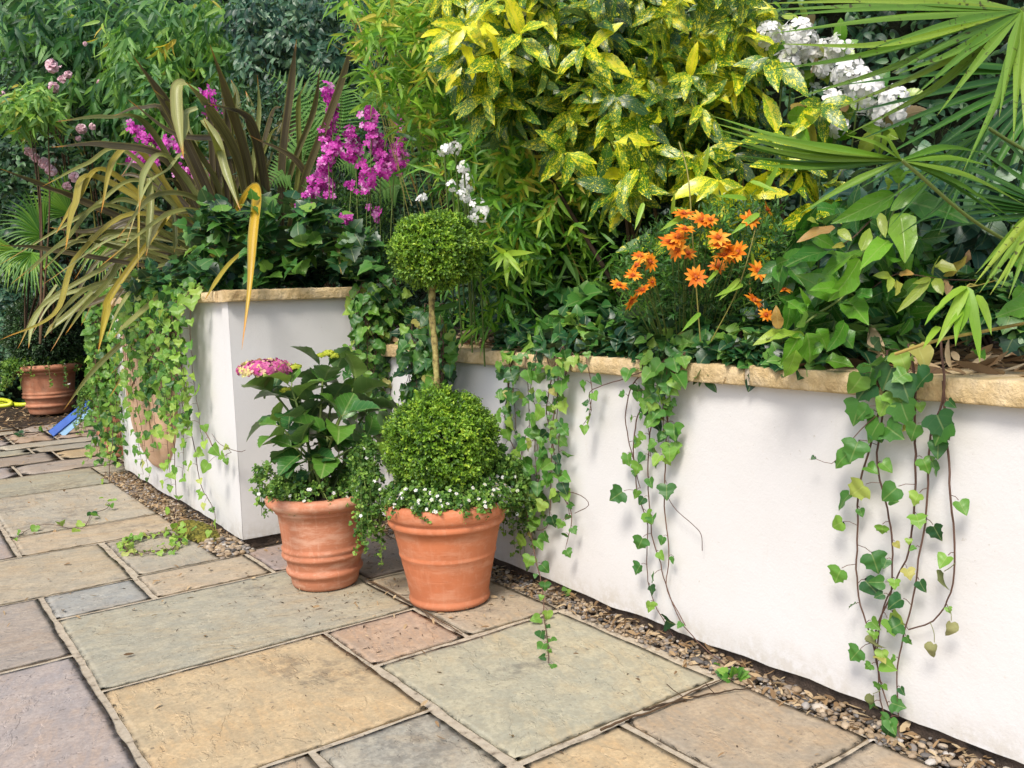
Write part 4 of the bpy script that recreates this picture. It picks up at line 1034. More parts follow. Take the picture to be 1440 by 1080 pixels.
# seedlings at the wall foot
for (px, py, lab) in [(1030, 948, 'small ivy seedling at the wall foot beside the big paving joint'), (795, 832, 'tiny pale seedling in the gravel right of the pots'), (272, 748, 'small seedling between pebbles at the corner of the tall wall')]:
    g = G(); c = onZ(px, py + 6, .0); n = 9 if px == 1030 else 6; d = rv(n); d[:, 2] = np.abs(d[:, 2]) * .6 + .2; d = nrm(d)
    g.leaves(T_IVY, c + d * .018, d + rv(n, .2), UP + TOCAM * .5 + rv(n, .2), .030 if px != 795 else .020, .028 if px != 795 else .018, .4, .2, rng.uniform(.3, .8, n))
    for q in d: g.tube(np.array([c, c + q * .009, c + q * .018]), .0008, 3, .6, False)
    o = g.build('seedling', M_IVY if px == 1030 else M_BACOPA, loc=tuple(c)); tag(o, lab, 'seedling')

# ivy groundcover along low bed
def cover(g, P, size, k=4, mat=None, droop=.15, rb=None):
    A = UP * .6 + TOCAM * .45 + rv(len(P), .35)
    m = rng.random(len(P)) < .6
    for T_, mm in ((T_IVY, m), (T_IVY2, ~m)):
        twigs(g, P[mm], A[mm], size * .9, k, T_, size, size * .97, 1.0, droop, .3, .2, None if rb is None else rb[mm], .18, .8, .35)
g = G()
n = 520; P = np.stack([rng.uniform(1.80, 2.25, n), rng.uniform(1.15, 3.35, n), rng.uniform(.80, .88, n)], -1); P[:, 2] += (P[:, 0] - 1.8) * .15
keep = ~((P[:, 1] > 2.55) & (P[:, 1] < 3.1) & (P[:, 0] < 2.0)); P = P[keep]; cover(g, P, .055)
n = 120; px = sample([(700, 470), (1180, 500), (1160, 530), (980, 535), (800, 500), (700, 500)], n); P = np.array([onX(a, b_, 1.80) for a, b_ in px]); cover(g, P, .05)
n = 150; px = sample([(1230, 440), (1440, 470), (1440, 420), (1240, 400)], n); P = np.array([onX(a, b_, 2.1) for a, b_ in px]); cover(g, P, .06)
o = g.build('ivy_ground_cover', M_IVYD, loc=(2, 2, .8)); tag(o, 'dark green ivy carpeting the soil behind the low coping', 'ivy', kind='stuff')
g = G(); n = 46; px = sample([(790, 440), (960, 480), (1080, 490), (1080, 515), (960, 520), (800, 495)], n); P = np.array([onX(a, b_, 1.83) for a, b_ in px]); cover(g, P, .05, 3, rb=rng.uniform(.4, .9, n))
n = 10; px = sample([(770, 430), (840, 420), (840, 460), (780, 470)], n); P = np.array([onX(a, b_, 1.92) for a, b_ in px]); cover(g, P, .095, 3, rb=rng.uniform(.2, .5, n))
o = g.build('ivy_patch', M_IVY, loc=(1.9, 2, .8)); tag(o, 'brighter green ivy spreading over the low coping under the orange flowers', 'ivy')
# big-leaved ivy on top of the tall bed
g = G(); n = 90; px = sample([(285, 300), (430, 290), (540, 350), (540, 400), (290, 405), (260, 350)], n); P = ats(px, rng.uniform(3.75, 4.3, n)); P[:, 2] = np.maximum(P[:, 2], 1.06); cover(g, P, .085, 4, rb=rng.uniform(.1, .75, n))
n = 220; px = sample([(175, 400), (250, 370), (540, 370), (545, 402), (290, 406), (180, 425)], n); P = ats(px, rng.uniform(3.9, 4.6, n)); P[:, 2] = np.clip(P[:, 2], 1.05, 1.3); cover(g, P, .06, 4)
n = 60; P = np.stack([rng.uniform(1.18, 1.3, n), rng.uniform(3.8, 5.6, n), rng.uniform(1.05, 1.12, n)], -1); cover(g, P, .06, 4, rb=rng.uniform(.4, 1, n))
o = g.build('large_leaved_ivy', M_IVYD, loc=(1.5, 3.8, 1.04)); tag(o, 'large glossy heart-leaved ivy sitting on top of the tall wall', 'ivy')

g = G(); n = 60; px = sample([(285, 300), (430, 290), (540, 350), (540, 400), (290, 405), (260, 350)], n); P = ats(px, rng.uniform(3.68, 3.95, n)); P[:, 2] = np.maximum(P[:, 2], 1.07); cover(g, P, .085, 3, rb=rng.uniform(.15, .62, n))
o = g.build('large_leaved_ivy', M_IVY, loc=(1.5, 3.7, 1.04)); tag(o, 'brighter green broad ivy leaves along the front edge on top of the tall wall', 'ivy')
# ------------------------------------------------------------------ background shrubs
def shrub(name, label, cat, polys, dr, n, T, L, W, k, mat, ang=.9, droop=.3, tl=.15, upn=.5, axis=None, rb=None, group=None, core=None, jaxis=.5, fold=.2, curl=.4, wave=0.0, planar=False, stems=0, smat=None, taper=.3, clump=.0):
    g = G(); AP = []
    for poly, wt in polys:
        px = sample(poly, int(n * wt)); D = rng.uniform(dr[0], dr[1], len(px)); AP.append(ats(px, D))
    P = np.vstack(AP); ax = (TOCAM * .6 + UP * .3 if axis is None else np.array(axis, float)) + rv(len(P), jaxis)
    r = None
    if rb is not None:
        r = np.clip(rb[0] + (rb[1] - rb[0]) * (rng.random(len(P))) + clump * np.sin(P[:, 0] * 9 + P[:, 2] * 7) * np.sin(P[:, 1] * 8 + P[:, 2] * 5), 0, 1)
    twigs(g, P, ax, tl, k, T, L, W, ang, droop, curl, fold, r, .12, upn, .3, taper, wave, planar)
    base = P.mean(0); base[2] = .78
    t = thing(name, tuple(base), label, cat, group)
    g.build('foliage', mat, t)
    gs = G()
    if stems == 0: stems = 3
    idx = rng.choice(len(P), min(len(P), stems * 6), replace=False)
    for q in range(stems):
        tips = P[idx[q * 6:(q + 1) * 6]]
        b0 = base + np.array([rng.normal() * .15, rng.normal() * .15, 0])
        for tp in tips:
            m1 = b0 * .5 + tp * .5 + np.array([0, 0, .1]) - TOCAM * .08; gs.tube(sm([b0, m1, tp], 10), np.linspace(.008, .002, 10), 5, random.random(), False)
    if smat: gs.build('branch', smat, t)
    return t
# backdrop hedge: lumpy solid core coloured as inner shade + dense leaves, curving round the garden
def hedge(name, label, path, h, n, L, W, mat, T=T_OVATE, z0=0.0):
    t = thing(name, (path[0][0], path[0][1], 0), label, 'hedge', 'hedges closing the garden')
    pp = sm([(x, y, 0) for x, y in path], 60); tg = nrm(np.gradient(pp, axis=0)); nr = np.stack([-tg[:, 1], tg[:, 0], 0 * tg[:, 0]], -1)
    if ((CC - pp[30]) @ nr[30]) < 0: nr = -nr
    zs = np.linspace(z0, h, 40)
    rows = []
    for z in zs:
        d = fbm(np.arange(60) * .35, np.full(60, z * 1.6), 12) * .5 - .35; rows.append(pp + nr * d[:, None] + [0, 0, z])
    back = []
    for z in zs[::-1]: back.append(pp - nr * 1.2 + [0, 0, z])
    g = G(); g.grid(np.array(rows + back)); g.build('dark_hedge_core', M_CORE, t)
    i = rng.integers(0, 59, n); f = rng.random(n)[:, None]; z = rng.uniform(z0, h, n)
    B = pp[i] * (1 - f) + pp[i + 1] * f; d = fbm((i + f[:, 0]) * .35, z * 1.6, 12) * .5 - .33
    P = B + nr[i] * (d + rng.uniform(-.02, .22, n))[:, None]; P[:, 2] = z
    g = G(); twigs(g, P, nr[i] + UP * .2 + rv(n, .5), L * 1.6, 5, T, L, W, 1.0, .3, .4, .2, None, .2, .4); g.build('foliage', mat, t)
    return t
hedge('garden_hedge', 'tall dark hedge closing the garden behind the far left pot', [(-4.5, 10.2), (-1, 10.8), (2, 10.9), (5.5, 10.2)], 5.2, 8500, .10, .045, M_FAR)
hedge('garden_hedge', 'dark leafy hedge standing behind the raised beds on the right', [(4.6, 10), (3.6, 7), (3.5, 4.6), (3.75, 2.4), (4.0, 0), (4.2, -1.6)], 4.2, 9500, .075, .035, M_FAR, z0=.5)

# left: bamboo hedge masses
BG = 'bamboo around the beds'
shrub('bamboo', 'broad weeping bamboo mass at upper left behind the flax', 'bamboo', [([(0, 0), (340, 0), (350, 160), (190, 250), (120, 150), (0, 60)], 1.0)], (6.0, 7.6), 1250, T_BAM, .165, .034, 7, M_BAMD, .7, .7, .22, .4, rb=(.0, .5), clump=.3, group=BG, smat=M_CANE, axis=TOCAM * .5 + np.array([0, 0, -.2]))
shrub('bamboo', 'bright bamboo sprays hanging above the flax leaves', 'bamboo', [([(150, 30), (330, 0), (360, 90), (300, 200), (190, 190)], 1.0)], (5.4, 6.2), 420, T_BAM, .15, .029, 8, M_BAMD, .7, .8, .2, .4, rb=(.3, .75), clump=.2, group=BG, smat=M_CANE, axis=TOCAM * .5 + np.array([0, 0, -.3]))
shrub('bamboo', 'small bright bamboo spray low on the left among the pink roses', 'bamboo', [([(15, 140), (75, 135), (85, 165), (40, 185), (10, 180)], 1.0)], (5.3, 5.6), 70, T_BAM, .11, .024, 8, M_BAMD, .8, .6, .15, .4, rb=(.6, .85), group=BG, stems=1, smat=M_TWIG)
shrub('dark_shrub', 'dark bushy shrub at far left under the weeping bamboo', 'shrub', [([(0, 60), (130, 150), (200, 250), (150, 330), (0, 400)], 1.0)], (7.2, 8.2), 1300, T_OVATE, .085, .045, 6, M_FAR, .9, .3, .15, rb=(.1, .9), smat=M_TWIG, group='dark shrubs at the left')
shrub('dark_shrub', 'grey-green shrub beside the far left pot', 'shrub', [([(0, 380), (140, 380), (150, 450), (60, 480), (30, 515), (0, 500)], 1.0)], (8.6, 9.6), 700, T_OVATE, .08, .045, 6, M_EVER, .9, .3, .15, rb=(.2, 1.0), smat=M_TWIG, group='dark shrubs at the left')
shrub('evergreen_shrub', 'drooping dark bluish evergreen at the top behind the flax', 'shrub', [([(330, 0), (505, 0), (500, 110), (440, 170), (345, 110)], .8), ([(420, 60), (520, 60), (540, 200), (440, 220)], .2)], (4.9, 5.7), 900, T_LANCE, .075, .026, 7, M_EVER, .8, .7, .14, .4, rb=(.2, 1.0), smat=M_TWIG)
# filler greenery behind the flax and flowers
shrub('dark_shrub', 'dark fine-leaved shrub behind the magenta flowers', 'shrub', [([(300, 150), (420, 120), (560, 200), (620, 300), (560, 380), (380, 320), (300, 260)], 1)], (4.6, 5.3), 1200, T_LANCE, .05, .014, 7, M_FAR, .8, .1, .12, rb=(.2, 1), smat=M_TWIG, group='dark shrubs at the left')
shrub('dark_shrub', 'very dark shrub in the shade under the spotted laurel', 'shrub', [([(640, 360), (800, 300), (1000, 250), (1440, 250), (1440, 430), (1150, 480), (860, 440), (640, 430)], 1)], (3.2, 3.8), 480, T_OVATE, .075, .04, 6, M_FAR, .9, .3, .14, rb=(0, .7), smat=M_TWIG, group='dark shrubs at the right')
shrub('dark_shrub', 'dark lobed shrub under the fan palm at the right edge', 'shrub', [([(1180, 270), (1440, 260), (1440, 440), (1250, 440)], 1)], (2.3, 2.8), 330, T_TOOTH, .085, .05, 6, M_EVER, .9, .3, .12, rb=(.1, .9), smat=M_TWIG, group='dark shrubs at the right')

# centre bamboo: canes + sprays
t = thing('bamboo', (2.6, 3.6, .78), 'tall green bamboo with slender canes between the topiary and the spotted laurel', 'bamboo', BG)
gc = G(); g = G()
canes = [((770, 470), (760, 250), (700, 0), 3.6, .006), ((748, 480), (755, 340), (730, 100), 3.5, .007), ((800, 470), (812, 300), (790, 60), 3.4, .004), ((670, 440), (655, 300), (620, 60), 3.9, .005), ((735, 470), (690, 260), (600, 0), 3.7, .004),
         ((820, 470), (835, 330), (840, 200), 3.3, .004), ((845, 470), (850, 360), (870, 260), 3.4, .004), ((700, 460), (610, 200), (560, 0), 4.0, .004), ((650, 440), (560, 200), (500, 20), 4.1, .004), ((690, 450), (640, 200), (640, -20), 3.8, .005),
         ((770, 475), (700, 300), (560, 150), 3.6, .003), ((790, 475), (790, 380), (745, 200), 3.3, .004), ((1060, 480), (1050, 330), (1040, 200), 3.0, .004), ((860, 470), (800, 350), (775, 240), 3.1, .003), ((830, 475), (870, 400), (905, 300), 3.1, .003)]
for a, b_, c_, d_, r_ in canes:
    pp = sm([at(*a, d_), at(*b_, d_), at(*c_, d_)], 22); rad = np.full(22, r_); rad[::3] *= 1.25; gc.tube(pp, rad, 7, .3 + random.random() * .7)
for i in range(70):
    x = rng.uniform(500, 720); d_ = rng.uniform(3.6, 4.3); l = rng.uniform(-60, 60)
    gc.tube(sm([at(x + 60 + l * .3, rng.uniform(200, 330), d_), at(x + 20, 120, d_), at(x + l, rng.uniform(-40, 60), d_ - .1)], 8), .0014, 4, .3 + random.random() * .5, False)
gc.build('cane', M_CANE, t)
def spray(poly, n, dr, rb, L=.098, W=.0140, k=7, tl=.14, ang=.55, axis=None, droop=.35):
    px = sample(poly, n); P = ats(px, rng.uniform(dr[0], dr[1], n)); ax = (TOCAM * .5 + UP * .2 if axis is None else axis) + rv(n, .6)
    twigs(g, P, ax, tl, k, T_BAM, L * rng.uniform(.7, 1.3, n), W * rng.uniform(.8, 1.3, n), ang, droop, .4, .3, rng.uniform(rb[0], rb[1], n), .15, .5, .25)
spray([(500, 0), (660, 0), (700, 120), (760, 250), (640, 290), (560, 180), (510, 90)], 330, (3.5, 4.2), (.4, .9), axis=UP * .7 + TOCAM * .2, droop=.15)
spray([(570, 190), (760, 180), (870, 270), (840, 400), (700, 420), (660, 300)], 340, (3.1, 3.9), (.2, .85))
spray([(620, 330), (860, 300), (870, 470), (650, 460)], 150, (3.0, 3.7), (.1, .7))
spray([(690, 160), (760, 200), (850, 280), (800, 370), (700, 360), (700, 250)], 110, (2.95, 3.2), (.45, .95), L=.09, W=.016)
spray([(480, 0), (620, 0), (660, 120), (600, 200), (520, 130)], 120, (3.3, 3.5), (.55, .95), L=.095, W=.016, axis=UP * .3 + TOCAM * .4)
spray([(860, 330), (900, 330), (1000, 420), (900, 440)], 20, (2.9, 3.2), (.3, .8))
g.build('foliage', M_BAM, t)
# long arching sprig in upper centre + leafy sprays in front
g = G(); gc = G()
t = thing('bamboo', (2.3, 1.9, .78), 'young bamboo shoots with broad bright leaves among the orange daisies', 'bamboo', BG)
for (px, py, dx, dy, L_) in [(1068, 300, -60, 40, .10), (1050, 280, -45, -10, .09), (1075, 270, 20, -40, .09), (1045, 400, -50, 18, .09), (1040, 392, -40, 40, .085), (1060, 385, 0, -30, .07), (1048, 390, 30, -12, .07), (985, 440, -30, 28, .08), (970, 300, -50, 25, .1), (945, 300, 5, -35, .06), (1055, 255, 35, 10, .08), (1010, 380, -30, 30, .06), (905, 285, -20, 60, .08), (990, 240, 10, -50, .07)]:
    b_ = at(px, py, 2.25); e = at(px + dx, py + dy, 2.2); g.leaves(T_BAM, [b_], [e - b_], [TOCAM + UP * .4], L_, L_ * .17, .3, .3, np.array([random.uniform(.6, .9)]))
gc.tube(sm([at(985, 480, 2.3), at(975, 350, 2.3), at(968, 250, 2.3), at(955, 200, 2.35)], 12), .002, 5, .4)
gc.tube(sm([at(1000, 480, 2.3), at(1040, 400, 2.25), at(1068, 300, 2.25)], 12), .0018, 5, .4)
gc.build('cane', M_CANE, t); g.build('foliage', M_BAM, t)

# ------------------------------------------------------------------ spotted laurel (aucuba)
t = thing('spotted_laurel', (2.9, 2.3, .78), 'large spotted laurel with yellow-blotched leaves filling the upper centre', 'shrub')
g = G()
poly = [(625, -10), (1065, -20), (1050, 120), (1025, 230), (985, 260), (900, 285), (870, 250), (800, 215), (700, 165), (650, 90)]
px = sample(poly, 150); d_ = rng.uniform(2.7, 3.15, len(px)); P = ats(px, d_)
yl = np.clip(1.0 - np.hypot((px[:, 0] - 660) / 130, (px[:, 1] - 45) / 90) * .8, 0, 1) + np.clip(1 - np.hypot((px[:, 0] - 1000) / 160, (px[:, 1] - 60) / 120), 0, 1) * .5
rb = np.clip(.14 + rng.random(len(px)) * .56 + yl * .36, 0, .90)
twigs(g, P, TOCAM * .75 + UP * .25 + rv(len(px), .45), .08, 8, T_TOOTH, .145, .049, 1.0, .45, .45, .25, rb, .13, .6, .3, .35, .15)
px = sample(poly, 200); P = ats(px, rng.uniform(3.1, 3.5, len(px)))
twigs(g, P, TOCAM * .6 + UP * .2 + rv(len(px), .5), .06, 6, T_TOOTH, .15, .052, 1.1, .4, .5, .25, rng.uniform(0, .45, len(px)), .1, .5, .3, .3, .1)
for (x, y, r_) in [(655, 40, .95), (700, 20, .95), (640, 70, .9), (735, 60, .8), (690, 90, .85), (1010, 255, .95), (1020, 290, .98), (1045, 270, .9), (790, 215, .7), (855, 200, .65), (880, 275, .55), (905, 240, .7), (1110, 240, .7), (1130, 210, .8), (1150, 150, .6), (1090, 200, .8), (1140, 270, .6), (1100, 260, .6), (1060, 330, .75), (985, 330, .65), (940, 345, .5), (1090, 90, .65), (1150, 290, .5)]:
    twigs(g, [at(x, y, 2.65)], [TOCAM * .8 + rng.normal(size=3) * .3], .06, 5, T_TOOTH, .145, .052, 1.0, .4, .4, .25, np.array([r_ * .88]), .12, .6, .3, .3, .15)
g.build('foliage', M_AUC, t)
gc = G()
for a, b_, c_ in [((905, 480), (925, 330), (900, 220)), ((1040, 480), (1035, 250), (1025, 170)), ((1010, 470), (985, 330), (1000, 250)), ((890, 480), (880, 300), (840, 180)), ((1110, 470), (1100, 300), (1060, 200)), ((930, 470), (860, 250), (750, 120)), ((960, 470), (1000, 200), (1010, 60)), ((905, 470), (780, 260), (690, 100))]:
    gc.tube(sm([at(*a, 3.0), at(*b_, 2.95), at(*c_, 2.95)], 14), np.linspace(.009, .004, 14), 7, random.random())
gc.build('branch', M_TWIG, t)

# ------------------------------------------------------------------ fern
t = thing('fern', tuple(at(430, 300, 4.5)), 'bright green ferns showing between the flax and the magenta flowers', 'fern')
g = G(); gs = G()
def frond(p0, p1, p2, dep, L_):
    pp = sm([at(*p0, dep), at(*p1, dep - .05), at(*p2, dep - .1)], 26); gs.tube(pp, np.linspace(.003, .001, 26), 4, .5)
    T = nrm(np.gradient(pp, axis=0)); s = np.linspace(0, 1, 26); B = []; D = []; Ls = []
    for i in range(2, 26):
        sd = np.cross(T[i], TOCAM); sd = sd / np.linalg.norm(sd); l = L_ * math.sin(math.pi * min(1, .15 + .85 * (1 - s[i]) ** .8)) ** .8 * .8 + .01
        if s[i] > .5: l = L_ * (1 - s[i]) * 1.7 + .008
        for sg in (1, -1): B.append(pp[i]); D.append(sd * sg + T[i] * .35); Ls.append(l)
    Ls = np.array(Ls); g.leaves(T_FERN, np.array(B), np.array(D), TOCAM + UP * .7, Ls, Ls * .34, .3, .0, rng.uniform(.3, 1, len(Ls)))
for p0, p1, p2 in [((420, 250), (440, 150), (365, 95)), ((440, 230), (470, 140), (430, 90)), ((400, 300), (410, 240), (372, 262)), ((470, 230), (480, 160), (480, 110)), ((480, 260), (430, 215), (380, 245)), ((500, 300), (510, 230), (470, 235)),
                   ((540, 300), (560, 260), (500, 285)), ((470, 230), (440, 190), (400, 130)), ((540, 250), (590, 160), (620, 210)), ((500, 250), (520, 150), (560, 140))]:
    frond(p0, p1, p2, 4.45 + rng.uniform(-.15, .15), .14)
gs.build('rachis', M_STEMG, t); g.build('frond', M_FERN, t)

# ------------------------------------------------------------------ magenta flower spikes
t = thing('magenta_flowering_plant', tuple(at(480, 380, 4.15)), 'magenta flower spikes standing right of the flax above the tall wall', 'flowering plant')
gs = G(); gl = G()
spk = [[(458, 125), (468, 160), (458, 205)], [(475, 200), (462, 215), (450, 245)], [(462, 225), (445, 255), (432, 288)], [(450, 250), (460, 265), (462, 275)], [(520, 150), (522, 185), (530, 215)], [(530, 190), (535, 225), (540, 245)],
       [(512, 230), (520, 250), (512, 270)], [(560, 170), (565, 205), (550, 235)], [(524, 292), (526, 302), (528, 305)], [(490, 180), (500, 210), (485, 225)], [(497, 258), (494, 262), (490, 262)], [(545, 200), (555, 225), (562, 235)], [(488, 300), (490, 310), (492, 312)]]
for sp in spk:
    L_ = sum(math.dist(sp[i], sp[i + 1]) for i in range(2)); n = max(3, int(L_ * .42)); pp = sm([at(*q, 3.95 + random.uniform(-.05, .1)) for q in sp], n)
    g = G(); P = np.repeat(pp, 2, axis=0)[:max(n * 2, 3)] + rv(len(np.repeat(pp, 2, axis=0)[:max(n * 2, 3)]), .015)
    florets(g, P, TOCAM + rv(len(P), .6), rng.uniform(.015, .021, len(P)), 5, wf=.72, lift=.3); g.build('flower_spike', M_MAG, t)
    gs.tube(sm([at(sp[1][0] + random.uniform(-10, 10), 390, 4.1), at(sp[1][0] + random.uniform(-5, 5), 310, 4.0), pp[len(pp) // 2]], 10), .0022, 4, .5)
n = 420; px = sample([(420, 270), (540, 280), (550, 390), (430, 380)], n); twigs(gl, ats(px, rng.uniform(4.0, 4.4, n)), UP + rv(n, .5), .08, 8, T_LANCE, .028, .006, .8, .1, .3, .2, None, .2)
gs.build('stem', M_STEMG, t); gl.build('foliage', M_DAISYL, t)
t = thing('magenta_flowering_plant', tuple(at(250, 330, 4.9)), 'magenta flower sprays peeping through the middle of the flax leaves', 'flowering plant')
gs = G()
for sp in [[(185, 182), (205, 195), (232, 205)], [(182, 215), (200, 225), (218, 232)], [(250, 235), (262, 245), (275, 240)], [(290, 125), (295, 145), (298, 160)], [(298, 160), (308, 178), (314, 185)], [(278, 230), (290, 240), (298, 246)], [(262, 268), (262, 268), (265, 270)], [(240, 195), (262, 215), (290, 235)]]:
    L_ = sum(math.dist(sp[i], sp[i + 1]) for i in range(2)); n = max(3, int(L_ * .5)); pp = sm([at(*q, 4.75) for q in sp], n)
    g = G(); P = np.repeat(pp, 2, axis=0) + rv(2 * n, .018); florets(g, P, TOCAM + rv(len(P), .6), rng.uniform(.018, .024, len(P)), 5, wf=.72, lift=.3); g.build('flower_spike', M_MAG, t)
    gs.tube(sm([at(sp[1][0] + 30, 380, 4.9), at(sp[1][0] + 10, 300, 4.8), pp[n // 2]], 10), .0022, 4, .5)
gs.build('stem', M_STEMG, t)

# ------------------------------------------------------------------ pink roses
t = thing('pink_rose_bush', tuple(at(90, 330, 6.6)), 'rambling rose with small pale pink blooms at far left', 'rose bush')
for (x, y, s) in [(73, 93, 1.2), (87, 112, .7), (76, 123, .9), (23, 187, 1), (42, 214, .9), (50, 222, .8), (62, 230, 1), (72, 240, 1), (106, 249, 1), (115, 181, .9), (83, 166, .8), (140, 118, .7), (96, 105, .7), (0, 133, .8), (130, 178, .6), (120, 62, .4), (205, 62, .0), (95, 262, .7), (110, 195, .5), (38, 196, .5)]:
    if s < .3: continue
    g = G(); c = at(x, y, 5.6); R_ = .048 * s
    nf = nrm(TOCAM + UP * .4 + rng.normal(size=3) * .3)
    for q in range(26):
        dd = nrm(rng.normal(size=3) + nf * .5); rr_ = R_ * random.uniform(.25, .75)
        g.leaves(T_ROUND, [c + dd * rr_ * .5], [nrm(np.cross(dd, rng.normal(size=3)) + dd * .5)], [dd], R_ * .75, R_ * .85, .9, .2, np.array([random.random()]), .3)
    g.build('rose_bloom', M_ROSE, t)
g = G(); n = 260; px = sample([(20, 80), (130, 60), (160, 200), (120, 270), (30, 240)], n); twigs(g, ats(px, rng.uniform(6.2, 6.8, n)), TOCAM * .5 + rv(n, .6), .12, 6, T_OVATE, .06, .034, .9, .3, .3, .2, None, .2); g.build('foliage', M_FAR, t)
gs = G()
for k in range(10): x = rng.uniform(30, 130); gs.tube(sm([at(x + 20, 340, 6.9), at(x, 230, 6.6), at(x + rng.uniform(-30, 30), 100, 6.4)], 10), .006, 5)
gs.build('stem', M_TWIG, t)

# ------------------------------------------------------------------ white flowers
def white_hyd(label, heads, dep, s, leafpoly, leafn):
    mx_ = np.mean([h[0] for h in heads]); my_ = np.mean([h[1] for h in heads])
    t = thing('white_hydrangea', tuple(at(mx_, my_ + 120, dep)), label, 'hydrangea', 'white hydrangeas')
    gs = G()
    for (x, y, rp, nf) in heads:
        c = at(x, y, dep + random.uniform(-.03, .08)); R_ = rp / FPX * dep
        nf = int(nf * 1.5); d = nrm(rng.normal(size=(nf, 3)) + TOCAM * .8); P = c + d * R_ * (.75 + .3 * rng.random((nf, 1)))
        g = G(); florets(g, P, d + rv(nf, .3), rng.uniform(.6, .9, nf) * s, 4, wf=.95, lift=.15)
        g.build('flower_head', M_WHITE, t)
        gs.tube(sm([c - UP * .5 - TOCAM * .2, c - UP * .25 - TOCAM * .12, c - TOCAM * .02], 6), .003, 4, .4)
    g = G(); px = sample(leafpoly, leafn); P = ats(px, dep + rng.uniform(.0, .35, leafn)); twigs(g, P, TOCAM * .5 + rv(leafn, .6), .08, 5, T_TOOTH, .09, .05, 1, .3, .4, .2, rng.uniform(.3, .9, leafn), .1); g.build('foliage', M_LAUR, t)
    gs.build('stem', M_STEMG, t)
white_hyd('white hydrangea blooms behind the fan palm at upper right', [(1080, 48, 18, 12), (1122, 55, 28, 26), (1150, 90, 30, 28), (1105, 90, 22, 14), (1178, 66, 16, 10)], 2.72, .027, [(1065, 30), (1190, 40), (1180, 120), (1080, 100)], 8)
white_hyd('lower white hydrangea blooms between the fan palm fronds', [(1190, 105, 22, 16), (1212, 130, 30, 28), (1250, 150, 28, 26), (1165, 140, 18, 10), (1178, 178, 14, 7)], 2.62, .027, [(1125, 100), (1275, 135), (1275, 185), (1130, 180)], 10)
white_hyd('sparse white blooms in the bamboo above the topiary ball', [(624, 212, 10, 4), (640, 208, 9, 4), (652, 235, 8, 3), (657, 258, 12, 6), (636, 262, 8, 3), (671, 297, 18, 12), (652, 275, 9, 4), (592, 280, 6, 3)], 2.86, .019, [(640, 250), (690, 250), (690, 300), (640, 290)], 1)

# ------------------------------------------------------------------ orange daisies
t = thing('orange_daisy_plant', tuple(onX(960, 470, 2.0)), 'clump of orange daisies blooming above the low coping', 'flowering plant')
fl = [(545, 125), (550, 190), (490, 245), (520, 270), (560, 290), (360, 305), (400, 325), (350, 340), (330, 385), (375, 445), (270, 425), (320, 490), (410, 410), (690, 225), (700, 260), (715, 300), (690, 345), (740, 285), (775, 285), (595, 390), (895, 105), (820, 150), (860, 365), (965, 445), (840, 490), (890, 550), (655, 150), (520, 225), (620, 150)]
gs = G()
for (x, y) in fl:
    x_, y_ = 780 + x / 3, 260 + y / 3; c = at(x_, y_, 2.24 + random.uniform(-.05, .05)); N = nrm(TOCAM * .55 + UP * .55 + rng.normal(size=3) * .35)
    s = random.uniform(.025, .035) * (.7 if (x, y) in ((890, 550), (410, 410)) else 1)
    g = G(); npt = 11; u = nrm(np.cross(N, rng.normal(size=3))); v = np.cross(N, u)
    for k in range(npt):
        a = k * 6.283 / npt + random.uniform(-.12, .12); D = math.cos(a) * u + math.sin(a) * v + N * .35
        g.leaves(T_LANCE, [c], [D], [N], s * random.uniform(.85, 1.1), s * .36, random.uniform(.2, .8), .15, np.array([random.random()]))
    for k in range(6):
        a = random.random() * 6.28; D = math.cos(a) * u + math.sin(a) * v + N * 1.1; g.leaves(T_LANCE, [c], [D], [N], s * .45, s * .16, .2, .15, np.array([random.random() * .4]))
    f = g.build('flower', M_ORANGE, t)
    gg = G(); blobs(gg, np.array([c + N * .002]), np.array([s * .20]), (1, 1, 1), .1); gg.build('flower_centre', rndmat('flower_centre', [(0, (.35, .06, .01)), (1, (.4, .1, .02))], .8, 0) if 'flower_centre' not in bpy.data.materials else bpy.data.materials['flower_centre'], f)
    b0 = at(960 + (x_ - 960) * .5, 470, 2.5); gs.tube(sm([b0, (b0 + c) / 2 + [0, 0, .02], c], 8), .0015, 4, .6)
gs.build('stem', M_STEMG, t)
g = G(); n = 900; px = sample([(870, 400), (900, 340), (1000, 300), (1090, 290), (1120, 380), (1100, 460), (1000, 450), (880, 450)], n); P = ats(px, rng.uniform(2.32, 2.75, n)); twigs(g, P, UP * .8 + TOCAM * .3 + rv(n, .5), .05, 7, T_LANCE, .030, .0065, .7, .1, .3, .2, rng.uniform(.0, .9, n), .15)
g.build('foliage', M_DAISYL, t)

